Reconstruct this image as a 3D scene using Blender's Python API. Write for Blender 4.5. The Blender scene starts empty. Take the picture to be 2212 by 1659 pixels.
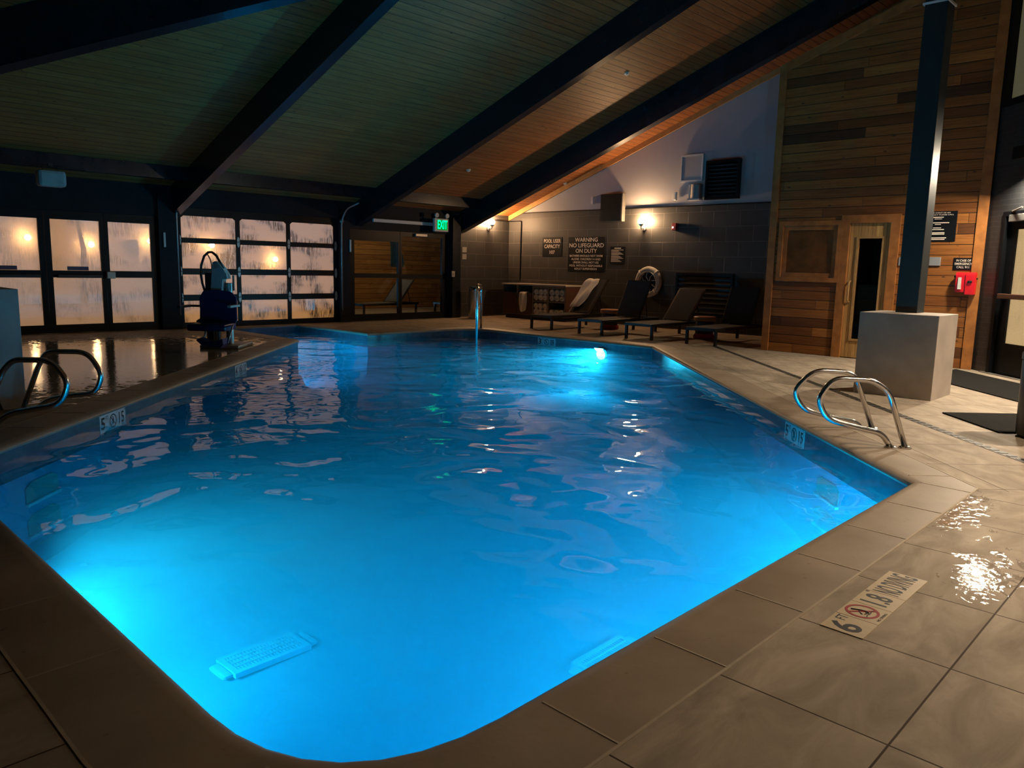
import bpy, bmesh, math, random
from mathutils import Vector, Matrix, geometry
random.seed(7)
C = bpy.context.scene.collection
PI = math.pi
S2 = math.sqrt(.5)

# ------------------------------------------------------------------ camera
W, H, F = 2212, 1659, 1660.0
CX, CY = W/2, H/2
CAMH = 1.27
def cv(x, y): return Vector((x-CX, -(y-CY), -F))
UP = (-cv(866, 11740)).normalized()
BX = cv(2730, 610); BX = (BX - UP*BX.dot(UP)).normalized()
CYV = UP.cross(BX)
R = Matrix((BX, CYV, UP))
CO = Vector((0, 0, CAMH))
def ray(x, y): return R @ cv(x, y)
def onplane(px, py, o, n):
    r = ray(px, py); t = (Vector(o)-CO).dot(Vector(n))/r.dot(Vector(n)); return CO + r*t
def onz(px, py, z=0): return onplane(px, py, (0, 0, z), (0, 0, 1))
cam = bpy.data.cameras.new('camera'); co = bpy.data.objects.new('camera', cam); C.objects.link(co)
co.matrix_world = Matrix.Translation(CO) @ R.to_4x4()
cam.sensor_width = 36; cam.lens = F/W*36; cam.clip_end = 200; cam.clip_start = .05
bpy.context.scene.camera = co

class Fr:
    """flat frame: origin o, r (to the right), v (up), n (towards the viewer)"""
    def __init__(s, o, r, n, v=(0, 0, 1)):
        s.o, s.r, s.n, s.v = Vector(o), Vector(r), Vector(n), Vector(v)
    def p(s, u, v, d=0): return s.o + s.r*u + s.v*v + s.n*d
    def uv(s, px, py, d=0):
        q = onplane(px, py, s.o+s.n*d, s.n) - s.o
        return q.dot(s.r), q.dot(s.v)
YB, XS, XC, YC = 14.4, 14.7, 12.05, 5.84
FB = Fr((0, YB, 0), (1, 0, 0), (0, -1, 0))
FS = Fr((XS, YB, 0), (0, -1, 0), (-1, 0, 0))
FC = Fr((XC, YC, 0), (0, -1, 0), (-1, 0, 0))
AO = Vector((12.1, 2.79, 0))
FA = Fr(AO, (-S2, -S2, 0), (-S2, S2, 0))
FG = Fr((0, 0, 0), (1, 0, 0), (0, 0, 1), (0, 1, 0))
def roof(y): return 2.71 + .339*(13.714-y)

# ------------------------------------------------------------------ materials
class NT:
    def __init__(s, name):
        s.m = bpy.data.materials.new(name); s.m.use_nodes = True
        s.t = s.m.node_tree; s.t.nodes.clear()
        s.out = s.n('ShaderNodeOutputMaterial')
        s._pos = None
    def n(s, typ, **kw):
        nd = s.t.nodes.new(typ)
        for k, v in kw.items(): setattr(nd, k, v)
        return nd
    def set(s, inp, v):
        if isinstance(v, bpy.types.NodeSocket): s.t.links.new(v, inp)
        elif isinstance(v, (tuple, list)) and len(v) == 3 and inp.type == 'RGBA': inp.default_value = (*v, 1)
        else: inp.default_value = v
    def pos(s):
        if not s._pos: s._pos = s.n('ShaderNodeNewGeometry').outputs['Position']
        return s._pos
    def math(s, op, a, b=0.0, c=0.0, clamp=False):
        nd = s.n('ShaderNodeMath', operation=op, use_clamp=clamp)
        s.set(nd.inputs[0], a); s.set(nd.inputs[1], b); s.set(nd.inputs[2], c)
        return nd.outputs[0]
    def dot(s, v, off=0.0):
        nd = s.n('ShaderNodeVectorMath', operation='DOT_PRODUCT')
        s.set(nd.inputs[0], s.pos()); nd.inputs[1].default_value = v
        return s.math('ADD', nd.outputs['Value'], off) if off else nd.outputs['Value']
    def comb(s, x=0.0, y=0.0, z=0.0):
        nd = s.n('ShaderNodeCombineXYZ')
        for i, v in enumerate((x, y, z)): s.set(nd.inputs[i], v)
        return nd.outputs[0]
    def noise(s, vec=None, scale=5., detail=3., rough=.5, dist=0.):
        nd = s.n('ShaderNodeTexNoise')
        s.set(nd.inputs['Vector'], vec if vec is not None else s.pos())
        for k, v in (('Scale', scale), ('Detail', detail), ('Roughness', rough), ('Distortion', dist)): nd.inputs[k].default_value = v
        return nd.outputs['Fac']
    def white(s, vec):
        nd = s.n('ShaderNodeTexWhiteNoise', noise_dimensions='3D'); s.set(nd.inputs['Vector'], vec); return nd.outputs['Value']
    def voro(s, vec, scale, feature='F1'):
        nd = s.n('ShaderNodeTexVoronoi', feature=feature); s.set(nd.inputs['Vector'], vec); nd.inputs['Scale'].default_value = scale
        return nd.outputs['Distance']
    def ramp(s, fac, stops, interp='LINEAR'):
        nd = s.n('ShaderNodeValToRGB'); nd.color_ramp.interpolation = interp
        el = nd.color_ramp.elements
        while len(el) < len(stops): el.new(.5)
        for e, (p, c) in zip(el, stops):
            e.position = p; e.color = (c, c, c, 1) if isinstance(c, (int, float)) else (*c, 1)
        s.set(nd.inputs[0], fac); return nd.outputs[0]
    def mix(s, fac, a, b, blend='MIX'):
        nd = s.n('ShaderNodeMix', data_type='RGBA', blend_type=blend)
        s.set(nd.inputs[0], fac); s.set(nd.inputs[6], a); s.set(nd.inputs[7], b)
        return nd.outputs[2]
    def bump(s, h, strength=.3, dist=.01):
        nd = s.n('ShaderNodeBump'); s.set(nd.inputs['Height'], h)
        nd.inputs['Strength'].default_value = strength; nd.inputs['Distance'].default_value = dist
        return nd.outputs[0]
    def bsdf(s, col, rough=.5, metal=0., spec=.5, normal=None, coat=0., **kw):
        nd = s.n('ShaderNodeBsdfPrincipled')
        s.set(nd.inputs['Base Color'], col); s.set(nd.inputs['Roughness'], rough); s.set(nd.inputs['Metallic'], metal)
        s.set(nd.inputs['Specular IOR Level'], spec); s.set(nd.inputs['Coat Weight'], coat)
        if normal is not None: s.set(nd.inputs['Normal'], normal)
        for k, v in kw.items(): s.set(nd.inputs[k.replace('_', ' ')], v)
        return nd.outputs[0]
    def done(s, sh):
        s.t.links.new(sh, s.out.inputs['Surface']); return s.m

M = {}
def simple(name, col, rough=.5, metal=0., var=.12, scale=12, bump=.0, **kw):
    t = NT(name); nz = t.noise(scale=scale, detail=4)
    c = t.mix(t.ramp(nz, [(.3, 0.), (.7, 1.)]), tuple(x*(1-var) for x in col), tuple(min(1, x*(1+var)) for x in col))
    nm = t.bump(t.noise(scale=scale*6, detail=3), bump, .004) if bump else None
    M[name] = t.done(t.bsdf(c, rough, metal, normal=nm, **kw)); return M[name]

def planks(name, U, V, width, cols, length=2.4, groove=.05, rough=.5, knots=True, spec=.4, var_dark=.5, gdark=.15):
    t = NT(name)
    u, v = t.dot(U), t.dot(V)
    row = t.math('FLOOR', t.math('DIVIDE', v, width))
    fr = t.math('FRACT', t.math('DIVIDE', v, width))
    roff = t.white(t.comb(row, 3.1, 7.7))
    ul = t.math('ADD', t.math('DIVIDE', u, length), t.math('MULTIPLY', roff, 5.0))
    cell = t.math('FLOOR', ul); fu = t.math('FRACT', ul)
    rnd = t.white(t.comb(row, cell, 1.3)); rnd2 = t.white(t.comb(cell, row, 9.1))
    base = t.ramp(rnd, [(i/(len(cols)-1), c) for i, c in enumerate(cols)])
    gv = t.comb(t.math('ADD', t.math('MULTIPLY', u, .9), t.math('MULTIPLY', rnd, 30.)), t.math('MULTIPLY', v, 16.), rnd2)
    g = t.noise(gv, 2.2, 5, .6, .6)
    base = t.mix(t.ramp(g, [(.3, .75), (.62, 0.)]), base, t.mix(1., base, (.45, .36, .3), 'MULTIPLY'))
    if knots:
        kv = t.comb(t.math('MULTIPLY', u, 1.0), t.math('MULTIPLY', v, 2.2), t.math('MULTIPLY', row, .37))
        k = t.voro(kv, 3.0)
        base = t.mix(t.ramp(k, [(.05, .85), (.10, 0.)]), base, (.035, .014, .006))
    e1 = t.math('MINIMUM', fr, t.math('SUBTRACT', 1.0, fr))
    gr = t.ramp(e1, [(groove*.5, 1.), (groove, 0.)])
    e2 = t.math('MULTIPLY', t.math('MINIMUM', fu, t.math('SUBTRACT', 1.0, fu)), length/width)
    gr2 = t.ramp(e2, [(.012, .8), (.03, 0.)])
    gg = t.math('MAXIMUM', gr, gr2)
    col = t.mix(gg, base, t.mix(1., base, (gdark, gdark, gdark), 'MULTIPLY'))
    hgt = t.math('ADD', t.math('MULTIPLY', t.math('SUBTRACT', 1.0, gg), 1.0), t.math('MULTIPLY', g, .12))
    M[name] = t.done(t.bsdf(col, rough, spec=spec, normal=t.bump(hgt, .6, .006))); return M[name]

cedar_cols = [(.07, .028, .010), (.20, .072, .018), (.30, .115, .026), (.36, .145, .034), (.27, .105, .026), (.42, .185, .045)]
planks('cedar_siding', (0, 1, 0), (0, 0, 1), .1425, cedar_cols, 2.6, .045, .5)
planks('ceiling_boards', (1, 0, 0), (0, .947, -.321), .135, [(.34, .118, .030), (.37, .135, .036), (.40, .15, .042), (.35, .122, .032)], 5.0, .06, .55, gdark=.22)
planks('door_staves', (0, 0, 1), (0, 1, 0), .052, [(.52, .31, .11), (.60, .37, .14), (.46, .27, .10)], 6, .06, .4, knots=False, gdark=.4)
planks('patio_cedar', (1, 0, 0), (0, 0, 1), .14, [(.32, .15, .05), (.42, .21, .07), (.50, .27, .09)], 3., .05, .6)
simple('cedar_trim', (.33, .13, .034), .45, var=.25, scale=7)
simple('door_wood', (.40, .23, .09), .4, var=.2, scale=9)
simple('pine_trim', (.52, .26, .08), .45, var=.15, scale=6)

# painted large-format block walls
def blockwall(name, U, off=0.):
    t = NT(name)
    u, z = t.dot(U, off), t.dot((0, 0, 1))
    br = t.n('ShaderNodeTexBrick'); br.offset = .5; br.squash = 1.
    t.set(br.inputs['Vector'], t.comb(u, t.math('ADD', z, -.02), 0.))
    br.inputs['Color1'].default_value = (.036, .036, .036, 1); br.inputs['Color2'].default_value = (.044, .043, .042, 1); br.inputs['Mortar'].default_value = (.115, .11, .10, 1)
    br.inputs['Scale'].default_value = 1.; br.inputs['Mortar Size'].default_value = .006; br.inputs['Mortar Smooth'].default_value = .2
    br.inputs['Brick Width'].default_value = .61; br.inputs['Row Height'].default_value = .3115
    col = t.mix(t.ramp(t.noise(scale=3, detail=6), [(.35, 0.), (.7, .5)]), br.outputs['Color'], (.062, .060, .057))
    h = t.math('ADD', t.math('MULTIPLY', br.outputs['Fac'], -1.), t.math('MULTIPLY', t.noise(scale=40, detail=3), .25))
    M[name] = t.done(t.bsdf(col, .5, spec=.35, normal=t.bump(h, .5, .004)))
blockwall('block_sign', (0, 1, 0), .12)
blockwall('block_back', (1, 0, 0), .2)
def brickwall(name, U):
    t = NT(name)
    br = t.n('ShaderNodeTexBrick'); t.set(br.inputs['Vector'], t.comb(t.dot(U), t.dot((0, 0, 1)), 0.))
    br.inputs['Color1'].default_value = (.028, .030, .034, 1); br.inputs['Color2'].default_value = (.034, .036, .040, 1); br.inputs['Mortar'].default_value = (.05, .052, .056, 1)
    br.inputs['Scale'].default_value = 1.; br.inputs['Mortar Size'].default_value = .004; br.inputs['Brick Width'].default_value = .2; br.inputs['Row Height'].default_value = .067
    h = t.math('ADD', t.math('MULTIPLY', br.outputs['Fac'], -1.), t.math('MULTIPLY', t.noise(scale=50, detail=3), .3))
    M[name] = t.done(t.bsdf(br.outputs['Color'], .35, spec=.5, normal=t.bump(h, .6, .004)))
brickwall('painted_brick', (S2, S2, 0))
simple('white_wall', (.42, .41, .42), .8, var=.03, scale=2)
simple('dark_paint', (.010, .012, .017), .6, var=.15, bump=.1, spec=.15)
simple('beam_paint', (.010, .014, .020), .24, var=.15, scale=5, bump=.03)
simple('post_paint', (.010, .014, .018), .5, var=.1, scale=5)
simple('black_frame', (.004, .005, .007), .4, var=.1, spec=.2)
simple('black_plastic', (.010, .010, .011), .4, var=.1)
simple('black_fabric', (.020, .020, .022), .85, var=.2, scale=60, bump=.3)
simple('mat_fabric', (.014, .0135, .013), .95, var=.25, scale=50, bump=.5, spec=.1)
simple('grey_steel', (.35, .34, .33), .45, .8, var=.1)
simple('white_plastic', (.62, .62, .60), .5, var=.04)
simple('towel_cotton', (.78, .75, .69), .95, var=.08, scale=50, bump=.6)
simple('navy_plastic', (.006, .016, .085), .35, var=.1)
simple('grey_cover', (.30, .36, .38), .8, var=.12, scale=10)
simple('red_plastic', (.70, .008, .015), .3, var=.08)
simple('brown_laminate', (.085, .040, .028), .4, var=.15, scale=8)
simple('laminate_frame', (.24, .19, .15), .5, var=.1)
simple('counter_top', (.42, .38, .33), .35, var=.08, scale=30)
simple('stool_top', (.42, .20, .10), .45, var=.15, scale=8)
simple('sign_black', (.005, .006, .008), .45, var=.05, spec=.2)
simple('sign_white', (.78, .70, .60), .6, var=.02)
simple('sign_panel_white', (.58, .60, .58), .35, var=.05)
simple('ink_black', (.012, .013, .02), .5, var=.05)
simple('ink_red', (.30, .01, .015), .5, var=.05)
simple('marker_ivory', (.50, .40, .27), .45, var=.06, scale=20)
simple('marker_white', (.55, .56, .55), .3, var=.05)
simple('teal_cloth', (.04, .13, .14), .9, var=.2)
simple('stucco', (.55, .42, .28), .9, var=.1, scale=3, bump=.3)
simple('purple_sticker', (.16, .09, .16), .6, var=.1)
simple('pillar_stone', (.36, .31, .265), .6, var=.13, scale=4, bump=.12)
simple('patio_concrete', (.30, .25, .20), .6, var=.12, scale=3)
simple('drain_steel', (.11, .10, .09), .5, .2, var=.3, scale=40)
simple('ring_foam', (.55, .52, .45), .6, var=.05)
simple('toehold_tile', (.10, .34, .30), .5, var=.1)
simple('leaf_green', (.30, .34, .06), .7, var=.4)
simple('grate_white', (.75, .85, .9), .5, var=.04)
t = NT('stainless'); M['stainless'] = t.done(t.bsdf((.62, .60, .58), t.ramp(t.noise(scale=30), [(.3, .14), (.7, .24)]), 1.))
t = NT('bin_steel'); M['bin_steel'] = t.done(t.bsdf((.75, .72, .68), .36, 1.))
t = NT('brushed_steel'); M['brushed_steel'] = t.done(t.bsdf((.5, .5, .5), .5, .7))
simple('box_grey', (.10, .095, .09), .6)
def glow(name, col, st):
    t = NT(name); e = t.n('ShaderNodeEmission'); e.inputs[0].default_value = (*col, 1); e.inputs[1].default_value = st; M[name] = t.done(e.outputs[0])
glow('bulb_warm', (1, .60, .30), 850)
glow('patio_bulb', (1, .62, .28), 200)
glow('exit_green', (.0, 1, .28), 2.6)
glow('exit_dim', (.0, .8, .06), .35)
glow('strobe_spot', (1, .8, .55), 6)
glow('pool_lens', (.45, .95, 1), 9)
glow('lit_foliage', (.55, .5, .12), .0)

def gloss_mix(t, under, rough, ior=1.45, normal=None, thin=True):
    g = t.n('ShaderNodeBsdfGlossy'); g.inputs['Roughness'].default_value = rough
    fz = t.n('ShaderNodeFresnel'); fz.inputs[0].default_value = ior
    if thin:   # a thin pane: same reflectance from either face
        bf = t.n('ShaderNodeNewGeometry').outputs['Backfacing']; t.set(fz.inputs[0], t.math('ADD', ior, t.math('MULTIPLY', bf, 1/ior-ior)))
    if normal is not None: t.set(g.inputs['Normal'], normal); t.set(fz.inputs['Normal'], normal)
    mx = t.n('ShaderNodeMixShader'); t.set(mx.inputs[0], fz.outputs[0]); t.set(mx.inputs[1], under); t.set(mx.inputs[2], g.outputs[0])
    return mx.outputs[0]
def clear_glass(name, tint=(.9, .9, .9)):
    t = NT(name); tr = t.n('ShaderNodeBsdfTransparent'); tr.inputs[0].default_value = (*tint, 1)
    M[name] = t.done(gloss_mix(t, tr.outputs[0], .02, 1.5))
clear_glass('clear_glass'); clear_glass('dark_glass', (.45, .33, .25))
def fog_glow_glass(name, col, st, streak=1.0, fogmin=.45):
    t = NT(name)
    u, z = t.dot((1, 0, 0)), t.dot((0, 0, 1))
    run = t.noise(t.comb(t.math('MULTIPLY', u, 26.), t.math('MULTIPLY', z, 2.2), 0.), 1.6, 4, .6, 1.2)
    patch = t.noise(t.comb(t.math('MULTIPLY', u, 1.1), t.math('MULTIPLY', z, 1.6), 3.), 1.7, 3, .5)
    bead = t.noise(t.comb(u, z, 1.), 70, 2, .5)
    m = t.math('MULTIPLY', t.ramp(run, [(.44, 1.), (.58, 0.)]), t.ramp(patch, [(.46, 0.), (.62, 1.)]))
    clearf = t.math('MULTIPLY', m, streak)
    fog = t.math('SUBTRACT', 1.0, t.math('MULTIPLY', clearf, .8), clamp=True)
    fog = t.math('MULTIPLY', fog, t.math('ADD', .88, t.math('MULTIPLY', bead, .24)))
    em = t.n('ShaderNodeEmission'); em.inputs[0].default_value = (*col, 1)  # the pane itself emits, standing in for light from behind the glass
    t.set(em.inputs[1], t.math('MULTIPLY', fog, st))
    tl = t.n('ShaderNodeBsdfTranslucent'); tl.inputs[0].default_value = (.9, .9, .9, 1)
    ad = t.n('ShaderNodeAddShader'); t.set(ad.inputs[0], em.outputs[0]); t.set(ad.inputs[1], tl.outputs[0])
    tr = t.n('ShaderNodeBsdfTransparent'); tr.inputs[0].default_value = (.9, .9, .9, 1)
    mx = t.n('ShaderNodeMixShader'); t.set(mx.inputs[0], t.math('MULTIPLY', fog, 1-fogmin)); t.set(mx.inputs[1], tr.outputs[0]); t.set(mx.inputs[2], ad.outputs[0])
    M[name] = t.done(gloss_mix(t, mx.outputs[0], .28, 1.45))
fog_glow_glass('fogged_glow_glass', (1, .46, .15), .40, 1.0, .56)
fog_glow_glass('fogged_door_glow_glass', (1, .55, .28), .33, .35, .56)
fog_glow_glass('lobby_glow_glass', (1, .68, .32), .42, .1, .3)
fog_glow_glass('lobby_upper_glow_glass', (.8, .72, .40), .07, .1, .3)

# deck stone: large tiles with thin joints, wet patches
def deckmat(name, U, V, uo, vo, tu, tv, base=(.36, .30, .235), hwamp=.7):
    t = NT(name)
    u = t.math('DIVIDE', t.dot(U, -uo), tu); v = t.math('DIVIDE', t.dot(V, -vo), tv)
    fu, fv = t.math('FRACT', u), t.math('FRACT', v)
    eu = t.math('MULTIPLY', t.math('MINIMUM', fu, t.math('SUBTRACT', 1., fu)), tu)
    ev = t.math('MULTIPLY', t.math('MINIMUM', fv, t.math('SUBTRACT', 1., fv)), tv)
    e = t.math('MINIMUM', eu, ev)
    j = t.ramp(t.math('MULTIPLY', e, 10.), [(.022, 1.), (.04, 0.)])
    rnd = t.white(t.comb(t.math('FLOOR', u), t.math('FLOOR', v), 0.))
    veins = t.noise(t.comb(t.math('MULTIPLY', t.dot(U), 1.), t.math('MULTIPLY', t.dot(V), 2.6), rnd), 2.2, 7, .62, .8)
    col = t.mix(t.ramp(veins, [(.3, 0.), (.7, 1.)]), tuple(x*.64 for x in base), tuple(x*1.2 for x in base))
    col = t.mix(t.math('MULTIPLY', rnd, .25), col, tuple(x*.75 for x in base))
    stain = t.ramp(t.noise(scale=1.3, detail=6, rough=.65, dist=.6), [(.56, 0.), (.66, .65)])
    col = t.mix(stain, col, tuple(x*.62 for x in base))
    col = t.mix(j, col, (.055, .035, .022))
    # standing water: right of the depth marker, and the wet left deck
    P = t.pos()
    def blob(cx, cy, sx, sy, rot):
        c, s = math.cos(rot), math.sin(rot)
        a = t.math('DIVIDE', t.dot((c, s, 0), -(cx*c+cy*s)), sx); b = t.math('DIVIDE', t.dot((-s, c, 0), -(-cx*s+cy*c)), sy)
        return t.math('SUBTRACT', 1., t.math('SQRT', t.math('ADD', t.math('MULTIPLY', a, a), t.math('MULTIPLY', b, b))), clamp=True)
    wet = t.math('MAXIMUM', blob(3.72, .72, .55, .22, .12), blob(4.75, 1.12, .8, .28, .35))
    wet = t.math('MAXIMUM', wet, t.math('MULTIPLY', blob(3.3, 10.5, 4.0, 3.6, .7), 1.6))
    wn = t.noise(scale=8, detail=5, rough=.65, dist=1.)
    w = t.ramp(t.math('ADD', wet, t.math('MULTIPLY', t.math('SUBTRACT', wn, .5), 2.6)), [(.42, 0.), (.5, 1.)])
    w = t.math('MULTIPLY', w, t.ramp(wet, [(0., 0.), (.12, 1.)]))
    col = t.mix(t.math('MULTIPLY', w, .35), col, tuple(x*.5 for x in base))
    rough = t.mix(w, t.ramp(veins, [(.3, .68), (.7, .52)]), (.06, .06, .06))
    hs = t.math('ADD', t.math('MULTIPLY', t.noise(scale=60, detail=3), .2), t.math('MULTIPLY', j, -1.))
    hw = t.math('MULTIPLY', t.noise(scale=20, detail=4, dist=.8), hwamp)
    h = t.mix(w, hs, hw)
    M[name] = t.done(t.bsdf(col, rough, spec=t.mix(w, (.12, .12, .12), (.6, .6, .6)), normal=t.bump(h, .3, .006)))
deckmat('deck_near', (1, 0, 0), (0, 1, 0), 2.12, 1.098, .585, .513, hwamp=2.1)
deckmat('deck_side', (S2, S2, 0), (-S2, S2, 0), .2, -3.69-.0, .61, .61)
deckmat('deck_far', (0, 1, 0), (1, 0, 0), .1, 11.3, .61, .61)
def copemat(name, seg, U=None):
    t = NT(name)
    nz = t.noise(scale=2.5, detail=6, rough=.6)
    col = t.mix(t.ramp(nz, [(.3, 0.), (.7, 1.)]), (.24, .185, .138), (.33, .265, .20))
    col = t.mix(t.ramp(t.noise(scale=18, detail=2), [(.70, 0.), (.76, .5)]), col, (.12, .08, .05))
    h = t.noise(scale=50, detail=3)
    M[name] = t.done(t.bsdf(col, .5, spec=.45, normal=t.bump(h, .12, .004)))
copemat('coping_stone', .575)
simple('coping_joint', (.40, .33, .25), .7, var=.1)
# pool
t = NT('waterline_tile')
col = t.mix(t.ramp(t.noise(scale=14, detail=5), [(.35, 0.), (.7, 1.)]), (.030, .075, .105), (.065, .12, .155))
M['waterline_tile'] = t.done(t.bsdf(col, .3, spec=.5))
t = NT('pool_plaster')
nz = t.noise(scale=1.1, detail=6, rough=.6)
col = t.mix(t.ramp(nz, [(.35, 0.), (.7, 1.)]), (.20, .60, .84), (.26, .68, .90))
M['pool_plaster'] = t.done(t.bsdf(col, .8, spec=.1))
def watermat(name, tint, amp=1.):
    t = NT(name)
    P = t.pos()
    mp = t.n('ShaderNodeMapping'); mp.inputs['Rotation'].default_value = (0, 0, math.radians(-45)); t.set(mp.inputs['Vector'], P)
    n1 = t.noise(mp.outputs[0], 1.25, 1.5, .45, .5)
    n2 = t.noise(mp.outputs[0], 4.2, 1., .4, .3)
    h = t.math('ADD', t.math('MULTIPLY', n1, 1.), t.math('MULTIPLY', n2, .10))
    nm = t.bump(h, 1., .052*amp)
    tr = t.n('ShaderNodeBsdfTransparent'); tr.inputs[0].default_value = (*tint, 1)
    M[name] = t.done(gloss_mix(t, tr.outputs[0], .015, 1.33, nm, thin=False))
watermat('patio_water', (.5, .9, 1.))
watermat('pool_water', (.6, .97, 1.))
def add_volume(t, name):
    sca = t.n('ShaderNodeVolumeScatter'); sca.inputs['Color'].default_value = (.5, .85, 1, 1); sca.inputs['Density'].default_value = VS; sca.inputs['Anisotropy'].default_value = .1
    ab = t.n('ShaderNodeVolumeAbsorption'); ab.inputs['Color'].default_value = (.05, .80, .98, 1); ab.inputs['Density'].default_value = .3
    ad = t.n('ShaderNodeAddShader'); t.set(ad.inputs[0], sca.outputs[0]); t.set(ad.inputs[1], ab.outputs[0]); t.t.links.new(ad.outputs[0], t.out.inputs['Volume'])
VS = .28
_t = NT.__new__(NT); _t.m = M['pool_water']; _t.t = _t.m.node_tree; _t.out = [n for n in _t.t.nodes if n.type == 'OUTPUT_MATERIAL'][0]; _t._pos = None; add_volume(_t, '')
t = NT('water_body'); tr = t.n('ShaderNodeBsdfTransparent'); tr.inputs[0].default_value = (1, 1, 1, 1); add_volume(t, ''); M['water_body'] = t.done(tr.outputs[0])


# ------------------------------------------------------------------ mesh building
class MB:
    def __init__(s): s.b = bmesh.new()
    def quadbox(s, c):
        vs = [s.b.verts.new(p) for p in c]
        for f in ((0, 3, 2, 1), (4, 5, 6, 7), (0, 1, 5, 4), (1, 2, 6, 5), (2, 3, 7, 6), (3, 0, 4, 7)): s.b.faces.new([vs[i] for i in f])
        return vs
    def box(s, x0, x1, y0, y1, z0, z1, bev=0.):
        vs = s.quadbox([(x0, y0, z0), (x1, y0, z0), (x1, y1, z0), (x0, y1, z0), (x0, y0, z1), (x1, y0, z1), (x1, y1, z1), (x0, y1, z1)])
        if bev:
            es = list({e for v in vs for e in v.link_edges}); bmesh.ops.bevel(s.b, geom=es, offset=bev, segments=2, affect='EDGES', profile=.5)
        return s
    def fbox(s, f, u0, u1, v0, v1, d0, d1, bev=0.):
        vs = s.quadbox([f.p(u0, v0, d0), f.p(u1, v0, d0), f.p(u1, v0, d1), f.p(u0, v0, d1), f.p(u0, v1, d0), f.p(u1, v1, d0), f.p(u1, v1, d1), f.p(u0, v1, d1)])
        if bev:
            es = list({e for v in vs for e in v.link_edges}); bmesh.ops.bevel(s.b, geom=es, offset=bev, segments=2, affect='EDGES', profile=.5)
        return s
    def fframe(s, f, u0, u1, v0, v1, w, d0, d1, wb=None, wt=None):
        wb = w if wb is None else wb; wt = w if wt is None else wt
        s.fbox(f, u0, u0+w, v0, v1, d0, d1); s.fbox(f, u1-w, u1, v0, v1, d0, d1)
        s.fbox(f, u0+w, u1-w, v0, v0+wb, d0, d1); s.fbox(f, u0+w, u1-w, v1-wt, v1, d0, d1); return s
    def prism(s, pts, vec):
        vec = Vector(vec)
        a = [s.b.verts.new(p) for p in pts]; b = [s.b.verts.new(Vector(p)+vec) for p in pts]
        n = len(pts); s.b.faces.new(a[::-1]); s.b.faces.new(b)
        for i in range(n): s.b.faces.new((a[i], a[(i+1) % n], b[(i+1) % n], b[i]))
        return s
    def poly(s, pts): s.b.faces.new([s.b.verts.new(p) for p in pts]); return s
    def tube(s, pts, r, seg=10, cap=True, closed=False, radii=None):
        pts = [Vector(p) for p in pts]; n = len(pts); rings = []
        up = Vector((0, 0, 1)); prev = None
        for i, p in enumerate(pts):
            if closed: d = pts[(i+1) % n]-pts[i-1]
            else: d = pts[min(i+1, n-1)]-pts[max(i-1, 0)]
            d.normalize()
            if prev is None:
                a = d.cross(up);
                if a.length < .05: a = d.cross(Vector((1, 0, 0)))
            else: a = prev - d*prev.dot(d)
            a.normalize(); prev = a; b = d.cross(a)
            rr = radii[i] if radii else r
            rings.append([s.b.verts.new(p+(a*math.cos(2*PI*k/seg)+b*math.sin(2*PI*k/seg))*rr) for k in range(seg)])
        m = n if closed else n-1
        for i in range(m):
            A, B = rings[i], rings[(i+1) % n]
            for k in range(seg): s.b.faces.new((A[k], A[(k+1) % seg], B[(k+1) % seg], B[k]))
        if cap and not closed: s.b.faces.new(rings[0][::-1]); s.b.faces.new(rings[-1])
        return s
    def cyl(s, p0, p1, r, seg=24, r1=None): return s.tube([p0, p1], r, seg, radii=[r, r if r1 is None else r1])
    def lathe(s, o, prof, seg=32, axis=(0, 0, 1), ref=None):
        o, ax = Vector(o), Vector(axis).normalized()
        a = ax.cross(Vector((0, 0, 1)) if abs(ax.z) < .9 else Vector((1, 0, 0))).normalized(); b = ax.cross(a)
        rings = [[s.b.verts.new(o+ax*z+(a*math.cos(2*PI*k/seg)+b*math.sin(2*PI*k/seg))*max(r, 1e-4)) for k in range(seg)] for r, z in prof]
        for A, B in zip(rings, rings[1:]):
            for k in range(seg): s.b.faces.new((A[k], A[(k+1) % seg], B[(k+1) % seg], B[k]))
        s.b.faces.new(rings[0][::-1]); s.b.faces.new(rings[-1]); return s
    def text(s, f, u, v, size, txt, d=.004, align='CENTER', width=None, bold=.0, th=.0015, squeeze=1.):
        cu = bpy.data.curves.new('t', 'FONT'); cu.body = txt; cu.size = size; cu.align_x = align; cu.align_y = 'CENTER'; cu.offset = bold*size; cu.extrude = th/2; cu.resolution_u = 3
        o = bpy.data.objects.new('t', cu); C.objects.link(o); dg = bpy.context.evaluated_depsgraph_get(); dg.update()
        me = bpy.data.meshes.new_from_object(o.evaluated_get(dg))
        if width and len(me.vertices):
            xs = [q.co.x for q in me.vertices]; k = width/(max(xs)-min(xs))
        else: k = squeeze
        vs = [s.b.verts.new(f.p(u+q.co.x*k, v+q.co.y, d+q.co.z)) for q in me.vertices]
        for p in me.polygons:
            try: s.b.faces.new([vs[i] for i in p.vertices])
            except ValueError: pass
        bpy.data.objects.remove(o); bpy.data.curves.remove(cu); bpy.data.meshes.remove(me); return s
    def build(s, name, mat, parent=None, smooth=False, loc=None, mats=None, normals=True):
        """mesh in world coordinates; with a parent whose origin is not 0 the vertices are moved into its space"""
        if normals: bmesh.ops.recalc_face_normals(s.b, faces=s.b.faces)
        off = Vector(loc) if loc is not None else Vector((0, 0, 0))
        if parent is not None: off = ORG.get(parent.name, off)
        if off.length: bmesh.ops.translate(s.b, verts=s.b.verts, vec=-off)
        me = bpy.data.meshes.new(name); s.b.to_mesh(me); s.b.free()
        for mm in (mats or [mat]): me.materials.append(M[mm])
        o = bpy.data.objects.new(name, me); C.objects.link(o)
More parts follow.
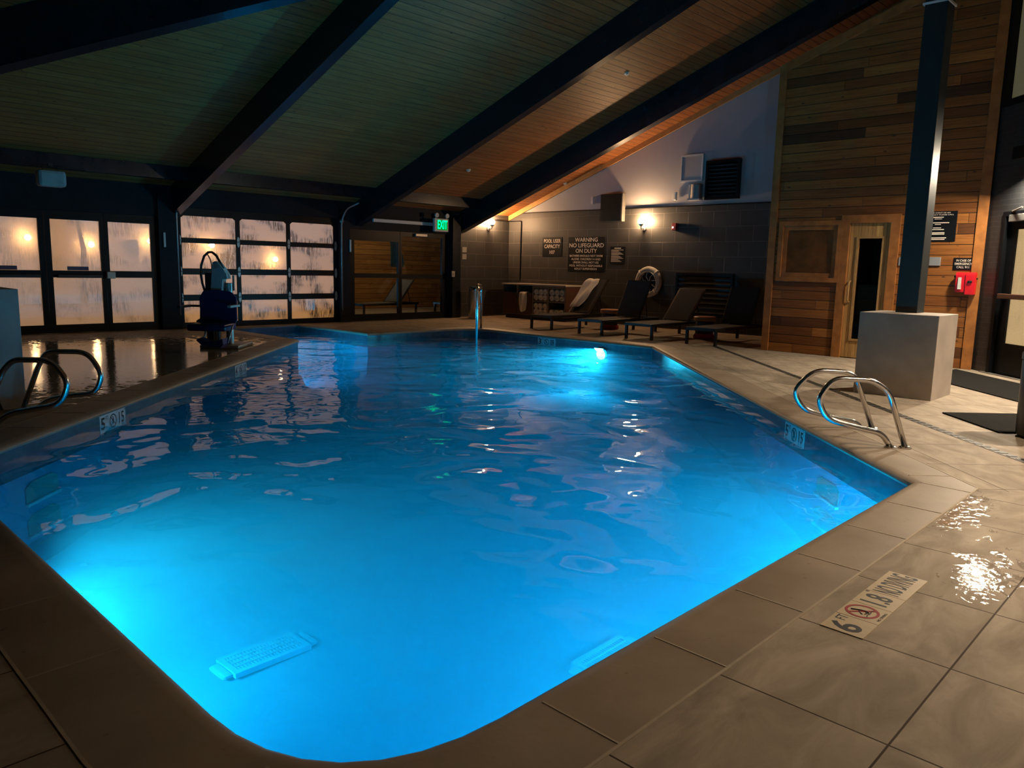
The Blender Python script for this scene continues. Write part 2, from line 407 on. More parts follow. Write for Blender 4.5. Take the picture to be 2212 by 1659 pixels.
        if smooth:
            for p in me.polygons: p.use_smooth = True
            if smooth == 'auto':
                md = o.modifiers.new('wn', 'EDGE_SPLIT'); md.split_angle = math.radians(38)
        if parent is not None: o.parent = parent; ORG[o.name] = off
        else: o.location = off; ORG[o.name] = off
        return o
ORG = {}
def thing(name, label, cat, loc=(0, 0, 0), group=None, kind=None):
    o = bpy.data.objects.new(name, None); o.empty_display_size = .1; C.objects.link(o); o.location = loc
    ORG[o.name] = Vector(loc); return tag(o, label, cat, group, kind)
def tag(o, label=None, cat=None, group=None, kind=None):
    if label: o['label'] = label
    if cat: o['category'] = cat
    if group: o['group'] = group
    if kind: o['kind'] = kind
    return o
def struct(o, label=None, cat=None):
    o['kind'] = 'structure'
    if label: o['label'] = label
    if cat: o['category'] = cat
    return o
def dup(root, loc=None, rotz=None, label=None, group=None):
    r = root.copy(); C.objects.link(r)
    if loc is not None: r.location = loc
    if rotz is not None: r.rotation_euler = (0, 0, rotz)
    if label: r['label'] = label
    if group: r['group'] = group
    for ch in list(root.children):
        c = ch.copy(); C.objects.link(c); c.parent = r
        for g in list(ch.children):
            d = g.copy(); C.objects.link(d); d.parent = c
    return r
def arc(pts, r, n=5):
    """round the inner corners of a polyline"""
    pts = [Vector(p) for p in pts]; out = [pts[0]]
    for a, b, c in zip(pts, pts[1:], pts[2:]):
        d1, d2 = (a-b), (c-b); q = min(r, d1.length*.45, d2.length*.45)
        p0, p2 = b+d1.normalized()*q, b+d2.normalized()*q
        for i in range(n+1):
            t = i/n; out.append(p0*(1-t)**2+b*2*t*(1-t)+p2*t*t)
    out.append(pts[-1]); return out
def slab(mb, f, u0, u1, v0, v1, holes, d0, d1):
    """wall slab with rectangular holes (u0,u1,v0,v1)"""
    us = sorted({u0, u1, *[h[0] for h in holes], *[h[1] for h in holes]}); vs = sorted({v0, v1, *[h[2] for h in holes], *[h[3] for h in holes]})
    us = [u for u in us if u0 <= u <= u1]; vs = [v for v in vs if v0 <= v <= v1]
    for a, b in zip(us, us[1:]):
        for c, d in zip(vs, vs[1:]):
            m = ((a+b)/2, (c+d)/2)
            if any(h[0] < m[0] < h[1] and h[2] < m[1] < h[3] for h in holes): continue
            mb.fbox(f, a, b, c, d, d0, d1)
# ================================================================== POOL AND DECK
def roof(y): return 2.653 + .3598*(14.221-y)
def round_poly(pts, rad):
    out = []
    n = len(pts)
    for i, p in enumerate(pts):
        r = rad.get(i, 0); p = Vector(p)
        if not r: out.append(p); continue
        a = (Vector(pts[i-1])-p).normalized(); b = (Vector(pts[(i+1) % n])-p).normalized()
        for k in range(9):
            t = k/8; out.append((p+a*r)*(1-t)**2+p*2*t*(1-t)+(p+b*r)*t*t)
    return out
KR, KL = -3.69, 4.75
XN, YN, XF, YF = .865, 1.418, 10.97, 11.83
POOL0 = [(XN, YN), (YN-KR, YN), (XF, XF+KR), (XF, YF), (8.38, YF), (8.38, 14.28), (6.72, 14.28), (6.72, 6.72+KL), (XN, XN+KL)]
POOL = round_poly(POOL0, {0: .6, 3: .75})
def offset(pts, d):
    n = len(pts); out = []
    for i, p in enumerate(pts):
        a = (p-pts[i-1]).normalized(); b = (pts[(i+1) % n]-p).normalized()
        n1 = Vector((a.y, -a.x)); n2 = Vector((b.y, -b.x)); m = (n1+n2)
        m = m/m.length; out.append(p+m*(d/max(.5, m.dot(n1))))
    return out
WZ = -.13
def botz(p):
    s = (p.x+p.y)*S2; k = min(1, max(0, (s-3)/11)); return -1.40*(1-k)-.85*k
def rings(mb, spec, close_last=False):
    prev = None
    for d, z in spec:
        ring = [mb.b.verts.new((q.x, q.y, z(q) if callable(z) else z)) for q in offset(POOL, d)]
        if prev:
            for i in range(len(ring)): mb.b.faces.new((prev[i], prev[(i+1) % len(ring)], ring[(i+1) % len(ring)], ring[i]))
        prev = ring
    return prev
CW = .32
pool = thing('swimming_pool', 'indoor swimming pool of glowing blue water with angled corners', 'swimming pool', (5, 6, 0))
mb = MB(); rings(mb, [(CW, -.05), (CW, .002), (.05, .004), (.012, -.002), (-.012, -.016), (-.02, -.034), (-.012, -.05), (.03, -.056)]); mb.build('coping', 'coping_stone', pool, smooth='auto')
mb = MB(); rings(mb, [(.004, -.05), (0, -.052), (0, -.27)]); mb.build('waterline_band', 'waterline_tile', pool)
mb = MB()
last = rings(mb, [(0, -.27), (0, -.8 ), (-.03, lambda p: botz(p)+.3), (-.10, lambda p: botz(p)+.12), (-.24, lambda p: botz(p)+.02), (-.42, lambda p: botz(p))])
mb.b.verts.ensure_lookup_table()
tri = geometry.tessellate_polygon([[v.co.copy() for v in last]])
for a, b, c in tri:
    try: mb.b.faces.new((last[a], last[b], last[c]))
    except ValueError: pass
mb.build('basin', 'pool_plaster', pool, smooth='auto')
mb = MB()
top = rings(mb, [(.001, WZ), (-.004, -.8), (-.034, lambda p: botz(p)+.305), (-.104, lambda p: botz(p)+.125), (-.244, lambda p: botz(p)+.025), (-.424, lambda p: botz(p)+.005)])
for rg in (offset(POOL, .001), None):
    vs = [mb.b.verts.new((q.x, q.y, WZ)) for q in rg] if rg else top
    for a, b, c in geometry.tessellate_polygon([[v.co.copy() for v in vs]]): mb.b.faces.new((vs[a], vs[b], vs[c]))
bmesh.ops.remove_doubles(mb.b, verts=mb.b.verts, dist=1e-5)
bmesh.ops.recalc_face_normals(mb.b, faces=mb.b.faces)
for f in mb.b.faces: f.material_index = 0 if all(v.co.z > WZ-.001 for v in f.verts) else 1
mb.build('water', None, pool, mats=['pool_water', 'water_body'], normals=False)
# coping joints
mb = MB()
for i in range(len(POOL0)):
    a, b = Vector(POOL0[i]), Vector(POOL0[(i+1) % len(POOL0)]); L = (b-a).length; d = (b-a)/L; n = Vector((d.y, -d.x)); m = int(L/.585)
    for k in range(m+1):
        q = a+d*(.14+k*.585) if L > 2 else a+d*(L*(k+.5)/(m+1))
        if i in (0, 8) and (q-Vector((XN, YN))).length < .62: continue
        if i in (2, 3) and (q-Vector((XF, YF))).length < .75: continue
        p0, p1 = q+n*.04, q+n*CW; h = d*.0035
        mb.prism([(*(p0-h), .0036), (*(p0+h), .0036), (*(p1+h), .002), (*(p1-h), .002)], (0, 0, .002))
for k in (.3, .5, .7):
    q = Vector((XN, YN)); dd = Vector((-math.cos(k*PI/2), -math.sin(k*PI/2))); c = q+Vector((.5, .5))
    p0, p1 = c+dd*.56, c+dd*.88; h = Vector((-dd.y, dd.x))*.0035
    if k != .5: mb.prism([(*(p0-h), .0036), (*(p0+h), .0036), (*(p1+h), .002), (*(p1-h), .002)], (0, 0, .002))
oo, oi = offset(POOL, CW+.006), offset(POOL, CW-.004)
for i in range(len(oo)):
    j = (i+1) % len(oo); mb.prism([(*oi[i], .0), (*oi[j], .0), (*oo[j], .0), (*oo[i], .0)], (0, 0, .0035))
mb.build('coping_joint', 'coping_joint', pool)
# toe holds (recessed climbing steps in the wall under each ladder rail)
for K, cx, sgn in ((KL, 1.55, -1), (KR, 5.95, 1)):
    # direction along wall A, normal into the pool
    n = Vector((S2, -S2, 0)) if K == KL else Vector((-S2, S2, 0)); al = Vector((S2, S2, 0))
    for k in range(3):
        z = -.42-.24*k; c = Vector((cx, cx+K, z)); f = Fr(c, al, n)
        mb = MB(); pts = [f.p(-.2, -.06, .004), f.p(.2, -.06, .004), f.p(.2, .05, .004), f.p(.13, .085, .004), f.p(-.13, .085, .004), f.p(-.2, .05, .004)]
        mb.prism(pts, n*.006); th = mb.build('toe_hold', 'toehold_tile', pool)
        mb = MB(); mb.fbox(f, -.21, .21, -.085, -.06, .0, .03, .006); mb.build('step_lip', 'grate_white', th)

# pool lights
def pool_light(pos, n, label, power, col, size=.3, spread=150, lens=True):
    pos, n = Vector(pos), Vector(n).normalized()
    if lens:
        o = thing('pool_light', label, 'light', pos)
        mb = MB(); mb.lathe(pos, [(.13, 0), (.13, .02), (.10, .03), (.10, .0)], 24, n); mb.build('bezel', 'stainless', o)
        mb = MB(); mb.lathe(pos, [(.095, .01), (.095, .024), (.05, .034), (.001, .036)], 24, n); mb.build('lens', 'pool_lens', o, smooth=True)
    l = bpy.data.lights.new('pool_lamp', 'AREA'); l.shape = 'DISK'; l.size = size; l.energy = power; l.color = col; l.spread = math.radians(spread)
    lo = bpy.data.objects.new('pool_lamp', l); C.objects.link(lo); lo.location = pos+n*.08; lo.rotation_euler = n.to_track_quat('-Z', 'Y').to_euler(); return lo

# depth marker tiles
def depth_marker(f, u0, v0, s, parts, white, label, parent=None, group=None, thick=.003, red=False, loc=None):
    o = thing('depth_marker', label, 'depth marker', f.p(u0, v0), group)
    u = u0
    mp = MB(); mi = MB(); mr = MB(); mg = MB(); names = []
    for kind, wd in parts:
        mp.fbox(f, u+.0015, u+wd*s-.0015, v0, v0+s, -.002, thick)
        cx, cy = u+wd*s/2, v0+s/2
        if kind == 'icon':
            prev = None; ring = []
            rm = mr if red else mi
            ro, ri = .40*s, .335*s; cyy = cy+.05*s if red else cy
            for k in range(32):
                a = 2*PI*k/32; b = 2*PI*(k+1)/32
                rm.prism([f.p(cx+ro*math.cos(a), cyy+ro*math.sin(a), thick), f.p(cx+ro*math.cos(b), cyy+ro*math.sin(b), thick), f.p(cx+ri*math.cos(b), cyy+ri*math.sin(b), thick), f.p(cx+ri*math.cos(a), cyy+ri*math.sin(a), thick)], f.n*.0012)
            w = .022*s; q = ri*.72
            rm.prism([f.p(cx-q-w, cyy+q-w, thick), f.p(cx+q-w, cyy-q-w, thick), f.p(cx+q+w, cyy-q+w, thick), f.p(cx-q+w, cyy+q+w, thick)], f.n*.0014)
            # diver and splash
            def line(pts, r):
                mi.tube([f.p(cx+a*s, cyy+b*s, thick+.0008) for a, b in pts], r*s, 5)
            line([(-.05, .26), (.02, .10), (.06, -.06), (.0, -.16)], .022); line([(.02, .10), (-.12, .0), (-.17, -.06)], .014); line([(.06, -.06), (-.06, -.13), (-.13, -.10)], .014)
            line([(-.26, -.2), (-.13, -.17), (0, -.2), (.13, -.17), (.22, -.2)], .010)
            if red: mi.text(f, cx, v0+.07*s, .10*s, 'NO DIVING', thick, th=.0012, width=.6*s)
        elif kind.startswith('W:'):
            mi.text(f, cx, cy, .92*s, kind[2:], thick, bold=.012, th=.0012, width=wd*s*.9)
        else:
            big, small = kind.split('|')
            if len(big) == 1: mi.text(f, u+.36*wd*s, cy-.02*s, .98*s, big, thick, bold=.02, th=.0012, width=.46*s)
            else: mi.text(f, cx-.06*s, cy, .92*s, big, thick, bold=.015, th=.0012, width=.62*s)
            if len(big) == 1: mi.text(f, u+.80*wd*s, cy+.27*s, .36*s, small, thick, th=.0012, width=.28*s)
            else: mi.text(f, u+.92*wd*s, cy+.32*s, .36*s, small, thick, th=.0012)
        u += wd*s
    mp.build('tile', 'marker_ivory' if red else 'marker_white', o)
    mi.build('lettering', 'ink_black', o)
    if red: mr.build('warning_ring', 'ink_red', o)
    else: mr.b.free()
    mg.b.free()
    return o
depth_marker(FG, 2.70, .862, .152, [('6|FT', 1), ('icon', 1), ('1.8|"', 1), ('W:NO DIVING', 1.85)], False, 'ivory 6 FT depth marker with red no diving ring in the deck', red=True, thick=.004)
def wallmark(K, px, py, big, small, label, wfr=None):
    if K == KR: n, al = (-S2, S2, 0), Vector((-S2, -S2, 0)); o = (0, K, 0)
    elif K == KL: n, al = (S2, -S2, 0), Vector((S2, S2, 0)); o = (0, K, 0)
    else: n, al = (-1, 0, 0), Vector((0, -1, 0)); o = (XF, 0, 0)
    f = Fr(o, al, n); u, v = f.uv(px, py)
    depth_marker(f, u, -.055-.15, .15, [(big, 1), ('icon', 1), (small, 1)], True, label)
wallmark(KL, 214, 902, '5|FT', '15|"', 'white 5 FT depth marker on left pool wall, nearest the left ladder')
wallmark(KL, 507, 787, '4|FT', '10|"', 'small white 4 FT depth marker farther along left pool wall')
wallmark(KR, 1696, 925, '5|FT', '15|"', 'white 5 FT depth marker on right pool wall before the ladder rails')
wallmark(0, 1162, 738, '3|FT', '09|"', 'white 3 FT depth marker on far pool wall below the loungers')

# main drains on the pool bottom
def drain(px, py, rot, label):
    z = -1.33
    for _ in range(4): q = onz(px, py, z); z = botz(q)+.01
    o = thing('drain_cover', label, 'drain cover', (q.x, q.y, z), 'drain covers on the pool bottom')
    fr = Fr((q.x, q.y, z), (math.cos(rot), math.sin(rot), 0), (0, 0, 1), (-math.sin(rot), math.cos(rot), 0))
    mb = MB(); mb.fframe(fr, -.27, .27, -.13, .13, .035, 0, .035)
    mb.fbox(fr, -.34, -.26, -.10, .10, 0, .025, .02); mb.fbox(fr, .26, .34, -.10, .10, 0, .025, .02)
    mb.build('frame', 'pool_plaster', o)
    mb = MB()
    for i in range(20): mb.fbox(fr, -.225+i*.023, -.214+i*.023, -.10, .10, .005, .032)
    for v in (-.05, .0, .05): mb.fbox(fr, -.24, .24, v-.005, v+.005, .01, .038)
    mb.build('grille', 'pool_plaster', o)
    mb = MB(); mb.fbox(fr, -.25, .25, -.11, .11, -.002, .004); mb.build('sump_opening', 'waterline_tile', o)
drain(572, 1418, .02, 'white slotted drain cover on pool bottom near the left corner')
drain(1320, 1425, .02, 'slotted drain cover on pool bottom partly hidden by right coping')

# deck
deck_out = [(-3, -6), (3.32, -6), (12.11, 2.79), (14.72, 2.79), (14.72, 14.42), (-3, 14.42)]
hole = [(q.x, q.y) for q in offset(POOL, CW-.01)]
cons = [((POOL0[1]), (5.1+.383*6, 1.418-.924*6)), (POOL0[2], (XF+.924*3, XF+KR-.383*3)), (POOL0[8], (XN-.924*4, XN+KL+.383*4))]
verts, edges = [], []
def addv(p): verts.append(Vector(p)); return len(verts)-1
def loop(ps):
    ids = [addv(p) for p in ps]
    for i in range(len(ids)): edges.append((ids[i], ids[(i+1) % len(ids)]))
loop(deck_out); loop(hole)
for a, b in cons: edges.append((addv(a), addv(b)))
vo, eo, fo, _, _, _ = geometry.delaunay_2d_cdt(verts, edges, [], 1, 1e-5)
def inside(p, poly):
    c = False
    for i in range(len(poly)):
        (x1, y1), (x2, y2) = poly[i], poly[i-1]
        if (y1 > p[1]) != (y2 > p[1]) and p[0] < (x2-x1)*(p[1]-y1)/(y2-y1)+x1: c = not c
    return c
mb = MB(); vs = [mb.b.verts.new((v.x, v.y, 0)) for v in vo]
for f in fo:
    c = sum((vo[i] for i in f), Vector((0, 0)))/len(f)
    if inside(c, hole) or not inside(c, deck_out): continue
    fc = mb.b.faces.new([vs[i] for i in f])
    fc.normal_update()
    if fc.normal.z < 0: fc.normal_flip()
    x, y = c
    R0 = Vector(POOL0[1]); d = Vector(c)-R0; P8 = Vector(POOL0[8]); e = Vector(c)-P8; R1 = Vector(POOL0[2]); g = Vector(c)-R1
    side_right = (d.x*-.924-d.y*.383) < 0 and (y < x+KR+.3) and (g.x*-.383-g.y*.924) > 0
    left_a = (y > x+KL-.2) and (e.x*.383+e.y*.924) > 0 and x < 6.8
    fc.material_index = 1 if (side_right or left_a) else (2 if (x > 6.7 and y > 3) else 0)
struct(mb.build('floor', None, mats=['deck_near', 'deck_side', 'deck_far'], normals=False), 'beige stone tile pool deck', 'floor')

# trench drain along the right deck, parallel to the pool edge
fT = Fr((6.2, .96, 0), (S2, S2, 0), (0, 0, 1), (-S2, S2, 0))
mb = MB(); mb.fbox(fT, 0, 8.0, -.04, .04, -.01, .003)
tr = thing('trench_drain', 'narrow dark slotted trench drain running along the right deck', 'drain', (6.2, .96, 0)); mb.build('channel', 'drain_steel', tr)
mb = MB()
for i in range(80): mb.fbox(fT, .05+i*.1, .09+i*.1, -.028, .028, .003, .006)
tag(mb.build('slot', 'black_plastic', tr), kind='stuff')

# ================================================================== ROOM SHELL
ZT = 2.62
# back wall with the openings
gh = (6.03, 9.46, 0, 2.22); lh = (1.95, 5.66, 0, 2.03); eh = (9.74, 12.60, 0, 2.02)
mb = MB(); slab(mb, FB, -3, 12.70, -.02, roof(YB)+.02, [gh, lh, eh], -.2, 0)
struct(mb.build('wall_back', 'dark_paint'), 'dark painted back wall around the glass doors', 'wall')
mb = MB(); slab(mb, FB, 12.70, 14.9, -.02, roof(YB)+.02, [], -.2, 0)
struct(mb.build('wall_corner', 'block_back'), 'grey block back wall beside the exit door', 'wall')
# sign wall: block below, white gable above
mb = MB(); slab(mb, FS, -.2, 12.3, -.02, 2.65, [], -.2, 0)
struct(mb.build('wall_sign', 'block_sign'), 'dark grey block wall carrying the pool signs', 'wall')
mb = MB(); pts = [(XS+.02, YB, 2.65), (XS+.02, 2.4, 2.65), (XS+.02, 2.4, roof(2.4)+.05), (XS+.02, YB, roof(YB)+.05)]
mb.prism(pts, (.18, 0, 0)); struct(mb.build('wall_gable', 'white_wall'), 'pale grey painted gable above the block wall', 'wall')
mb = MB(); mb.fbox(FS, 0, 9.0, 2.635, 2.655, -.02, .014); struct(mb.build('trim_1', 'black_frame'), 'thin dark line capping the block wall', 'trim')
# sloped pine trim under the ceiling at the gable
mb = MB(); zz = lambda y, d: (XS-.0, y, roof(y)-d)
mb.prism([zz(YB, .12), zz(3, .12), zz(3, .0), zz(YB, .0)], (-.03, 0, 0)); struct(mb.build('trim_2', 'pine_trim'), 'honey coloured sloping trim where the ceiling meets the gable', 'trim')
# ceiling: sloping boards, ridge above the pillars, falling away behind
YR = 2.7
mb = MB(); a = [(-3.2, YB+.2, roof(YB+.2)), (14.9, YB+.2, roof(YB+.2)), (14.9, YR, roof(YR)), (-3.2, YR, roof(YR))]
mb.prism(a, (0, 0, .1)); struct(mb.build('ceiling', 'ceiling_boards'), 'sloping tongue and groove board ceiling', 'ceiling')
mb = MB(); mb.prism([(-3.2, YR, roof(YR)), (14.9, YR, roof(YR)), (14.9, -6.2, roof(YR)-3.1), (-3.2, -6.2, roof(YR)-3.1)], (0, 0, .1)); struct(mb.build('ceiling_rear', 'ceiling_boards'), 'rear slope of the board ceiling', 'ceiling')
mb = MB(); mb.box(-3.2, -3, -6.2, 14.6, -.02, 6.8); struct(mb.build('wall_left', 'dark_paint'), 'dark left end wall', 'wall')
mb = MB(); mb.box(-3.2, 3.6, -6.2, -6, -.02, 4.2); struct(mb.build('wall_rear', 'dark_paint'), 'dark rear wall', 'wall')
# beams
def beam(x0, x1, D, name, label):
    mb = MB(); mb.prism([(x0, YB, roof(YB)-D), (x0, YR, roof(YR)-D), (x0, YR, roof(YR)-.001), (x0, YB, roof(YB)-.001)], (x1-x0, 0, 0))
    return struct(mb.build(name, 'beam_paint'), label, 'beam')
beam(5.93, 6.09, .5, 'ceiling_beam', 'black sloping beam left of the glass garage door head')
beam(9.90, 10.06, .5, 'ceiling_beam', 'black sloping beam between garage door and exit door')
beam(12.95, 13.13, .5, 'ceiling_beam', 'black sloping beam over the loungers, nearest the gable')
mb = MB()
def hp(s, x, D): y = s-x; return (x, y, roof(y)-D)
mb.quadbox([hp(13.0, -.9, .6), hp(13.0, 5.95, .6), hp(13.2, 5.95, .6), hp(13.2, -.9, .6), hp(13.0, -.9, .001), hp(13.0, 5.95, .001), hp(13.2, 5.95, .001), hp(13.2, -.9, .001)])
struct(mb.build('ceiling_beam', 'beam_paint'), 'black diagonal beam crossing the top left ceiling', 'beam')
for (xa, xb) in ((-3, 5.93), (6.09, 9.90), (10.06, 12.95)):
    mb = MB(); mb.prism([(xa, 13.66, roof(13.66)), (xa, 13.83, roof(13.83)), (xa, 13.83, roof(13.83)-.16), (xa, 13.66, roof(13.83)-.16)], (xb-xa, 0, 0))
    struct(mb.build('ceiling_purlin', 'beam_paint'), 'low dark purlin crossing under the boards near the back wall', 'beam')
# black column beside the exit door
mb = MB(); mb.fbox(FB, 12.60, 12.86, 0, 2.45, 0, .16); struct(mb.build('trim_3', 'beam_paint'), 'black post at the right of the exit door', 'post')
mb = MB(); mb.fbox(FB, 9.46, 9.72, 0, 2.45, -.01, .05); struct(mb.build('trim_4', 'dark_paint'), 'dark post between garage door and exit door', 'post')
mb = MB(); mb.fbox(FB, 5.66, 6.03, 0, 2.45, -.01, .06); struct(mb.build('trim_5', 'dark_paint'), 'dark post left of the garage door', 'post')
u0, v0 = FB.uv(800, 457); u1, v1 = FB.uv(925, 474)
mb = MB(); mb.fbox(FB, 10.35, 12.2, 2.20, 2.27, 0, .05); struct(mb.build('lit_wall_strip', 'white_plastic'), 'pale strip imitating sconce light on the wall above the exit door', 'trim')  # pale plank in place of sconce light falling on the wall
mb = MB(); mb.fbox(FB, 6.0, 9.5, 2.24, 2.56, 0, .03); struct(mb.build('trim_7', 'dark_paint'), 'dark metal header over the garage door', 'header')

# cedar sauna front
def cz(y): return 4.50+.335*(YC-y)
win = (*[FC.uv(1688, 486)[0], FC.uv(1812, 484)[0]], FC.uv(1685, 599)[1], FC.uv(1750, 485)[1])
wu0, wu1, wv0, wv1 = FC.uv(1688, 540)[0], FC.uv(1811, 540)[0], .99+.0, FC.uv(1750, 484.5)[1]
wv0 = FC.uv(1745, 602)[1]
du0, du1, dv1 = FC.uv(1822, 620)[0], FC.uv(1918, 620)[0], FC.uv(1880, 477)[1]
LW = YC-2.79
mb = MB(); slab(mb, FC, .0, LW, -.02, 4.3, [(wu0, wu1, wv0, wv1), (du0, du1, 0, dv1)], -.12, 0)
mb.prism([FC.p(0, 4.3, -.12), FC.p(LW, 4.3, -.12), FC.p(LW, cz(YC-LW), -.12), FC.p(0, cz(YC), -.12)], FC.n*.12)
struct(mb.build('wall_sauna', 'cedar_siding'), 'cedar plank wall of the sauna', 'wall')
mb = MB(); mb.prism([FC.p(0, 0, -.12), FC.p(0, 0, -2.7), FC.p(0, 4.45, -2.7), FC.p(0, 4.45, -.12)], FC.r*.1)
struct(mb.build('wall_sauna_side', 'cedar_siding'), 'cedar side wall of the sauna', 'wall')
mb = MB(); mb.quadbox([FC.p(0, cz(YC)-.05, 0), FC.p(LW, cz(YC-LW)-.05, 0), FC.p(LW, cz(YC-LW)-.05, -2.6), FC.p(0, cz(YC)-.05, -2.6), FC.p(0, cz(YC), 0), FC.p(LW, cz(YC-LW), 0), FC.p(LW, cz(YC-LW), -2.6), FC.p(0, cz(YC), -2.6)])
struct(mb.build('ceiling_sauna', 'dark_paint'), 'roof of the sauna enclosure', 'ceiling')
mb = MB(); mb.fbox(FC, -.03, .09, 0, cz(YC)-.02, 0, .025, .004); struct(mb.build('trim_8', 'cedar_trim'), 'left corner board of the cedar wall', 'trim')
mb = MB(); mb.fbox(FC, LW-.11, LW+.02, 0, cz(YC-LW), 0, .025, .004); struct(mb.build('trim_9', 'cedar_trim'), 'right corner board of the cedar wall', 'trim')
mb = MB(); mb.quadbox([FC.p(0, cz(YC)-.13, 0), FC.p(LW, cz(YC-LW)-.13, 0), FC.p(LW, cz(YC-LW)-.13, .03), FC.p(0, cz(YC)-.13, .03), FC.p(0, cz(YC), 0), FC.p(LW, cz(YC-LW), 0), FC.p(LW, cz(YC-LW), .03), FC.p(0, cz(YC), .03)])
struct(mb.build('trim_10', 'cedar_trim'), 'sloping cap board along the cedar wall top', 'trim')
# sauna interior (dark)
mb = MB(); mb.fbox(FC, .1, LW, -.02, 2.4, -1.7, -1.6); struct(mb.build('wall_sauna_inner', 'cedar_siding'), 'inner cedar wall seen through the sauna glass', 'wall')
# sauna window
o = struct(thing('window_1', 'square cedar framed sauna window left of the sauna door', 'window', FC.p(wu0, wv0)))
mb = MB(); mb.fframe(FC, wu0-.05, wu1+.05, wv0-.05, wv1+.05, .07, -.02, .035); mb.fframe(FC, wu0, wu1, wv0, wv1, .09, -.09, .006); mb.build('window_frame', 'cedar_trim', o)
mb = MB(); mb.fbox(FC, wu0+.08, wu1-.08, wv0+.08, wv1-.08, -.004, .002); mb.build('pane', 'clear_glass', o)
mb = MB(); mb.fbox(FC, wu0+.085, wu1-.085, wv0+.085, wv1-.085, -.03, -.015); mb.build('blind', 'cedar_trim', o)
# sauna door
o = struct(thing('door_1', 'pale stave sauna door with narrow tall glass pane', 'door', FC.p(du0, 0)))
gu0, gu1 = FC.uv(1846, 620)[0], FC.uv(1896, 620)[0]; gv0, gv1 = FC.uv(1850, 733)[1], FC.uv(1878, 515)[1]
mb = MB(); slab(mb, FC, du0+.03, du1-.03, .01, dv1-.03, [(gu0, gu1, gv0, gv1)], -.07, -.02); mb.build('leaf', 'door_staves', o)
mb = MB(); mb.fframe(FC, gu0-.03, gu1+.03, gv0-.03, gv1+.03, .03, -.03, -.005); mb.build('glass_bead', 'door_wood', o)
mb = MB(); mb.fbox(FC, gu0, gu1, gv0, gv1, -.05, -.043); mb.build('pane', 'dark_glass', o)
mb = MB(); mb.fbox(FC, du0-.10, du0+.03, 0, dv1+.09, -.02, .03); mb.fbox(FC, du1-.03, du1+.10, 0, dv1+.09, -.02, .03); mb.fbox(FC, du0+.03, du1-.03, dv1-.03, dv1+.09, -.02, .03); mb.build('door_frame', 'cedar_trim', o)
mb = MB(); mb.tube(arc([FC.p(du0+.09, .85, -.02), FC.p(du0+.09, .87, .04), FC.p(du0+.09, 1.15, .04), FC.p(du0+.09, 1.17, -.02)], .03), .014, 8); mb.build('door_handle', 'door_wood', o, smooth=True)

# right brick wall with glazed door and upper window
rd = (FA.uv(2152, 620)[0], FA.uv(2152, 620)[0]+1.0, 0, 2.12)
uw0, vw = FA.uv(2172, 222); 
mb = MB(); slab(mb, FA, -.02, 12.4, -.02, 6.7, [rd, (uw0-.05, uw0+1.3, vw-.06, vw+1.4)], -.2, 0); struct(mb.build('wall_right', 'painted_brick'), 'dark painted brick wall on the right', 'wall')
o = struct(thing('door_2', 'black framed glass door with red push bar at right edge', 'door', FA.p(rd[0], 0)))
mb = MB(); mb.fframe(FA, rd[0], rd[1], 0, 2.12, .06, -.15, .02, wb=.0001); mb.build('door_frame', 'black_frame', o)
pg0, pv1 = FA.uv(2193, 495); pv0 = FA.uv(2167, 742)[1]; pg0 = FA.uv(2184, 620, -.05)[0]
mb = MB(); slab(mb, FA, rd[0]+.06, rd[1]-.06, .01, 2.06, [(pg0, rd[1]-.16, pv0, pv1)], -.09, -.04); mb.build('leaf', 'black_frame', o)
mb = MB(); mb.fbox(FA, pg0, rd[1]-.16, pv0, pv1, -.07, -.062); mb.build('pane', 'lobby_glow_glass', o)
bv = FA.uv(2180, 641)[1]
mb = MB(); mb.fbox(FA, pg0-.10, rd[1]-.1, bv-.03, bv+.035, .02, .06, .008); mb.fbox(FA, pg0-.10, pg0-.03, bv-.03, bv+.035, -.04, .03); b = mb.build('push_bar', 'red_plastic', o); b['label'] = 'dark red push bar'
b.data.materials[0] = M['brown_laminate']
cu, cvv = FA.uv(2195, 468)
mb = MB(); mb.fbox(FA, cu-.10, cu+.3, cvv-.06, cvv+.03, -.04, .03, .006); mb.tube([FA.p(cu-.05, cvv+.07, .02), FA.p(cu+.25, cvv+.10, .10)], .012, 6); mb.build('door_closer', 'grey_steel', o)
o = struct(thing('window_2', 'black framed upper window lit dim yellow on the brick wall', 'window', FA.p(uw0, vw)))
mb = MB(); mb.fframe(FA, uw0-.05, uw0+1.3, vw-.06, vw+1.4, .08, -.1, .03); mb.build('window_frame', 'black_frame', o)
mb = MB(); mb.fbox(FA, uw0+.03, uw0+1.2, vw+.02, vw+1.3, -.07, -.06); mb.build('pane', 'lobby_upper_glow_glass', o)
mb = MB(); mb.fbox(FA, rd[0]-.1, rd[1]+.3, 0, .012, .0, .05); struct(mb.build('trim_11', 'grey_steel'), 'pale metal threshold at the glass door', 'trim')

# pillars: stone pedestal carrying a black steel post
def pillar(x0, y0, w, px0, py0, label, h=.875, ztop=4.05):
    o = thing('pillar', label, 'pillar', (x0+w/2, y0+w/2, 0)); o['kind'] = 'structure'
    mb = MB(); mb.box(x0, x0+w, y0, y0+w*1.15, -.005, h, .004); mb.build('pedestal', 'pillar_stone', o)
    mb = MB(); mb.box(px0, px0+.24, py0, py0+.22, h-.005, roof(py0)-.0, .006); p = mb.build('post', 'post_paint', o)
    mb = MB(); mb.box(px0-.015, px0+.255, py0-.015, py0+.235, ztop-.02, ztop+.0); mb.build('collar', 'white_plastic', p)
pillar(8.60, 2.31, .68, 8.96, 2.63, 'right pillar, pale square stone pedestal with black steel post')
pillar(1.10, 7.42, .66, 1.32, 7.70, 'left pillar, dark square pedestal cut by the left photo edge', 1.0)
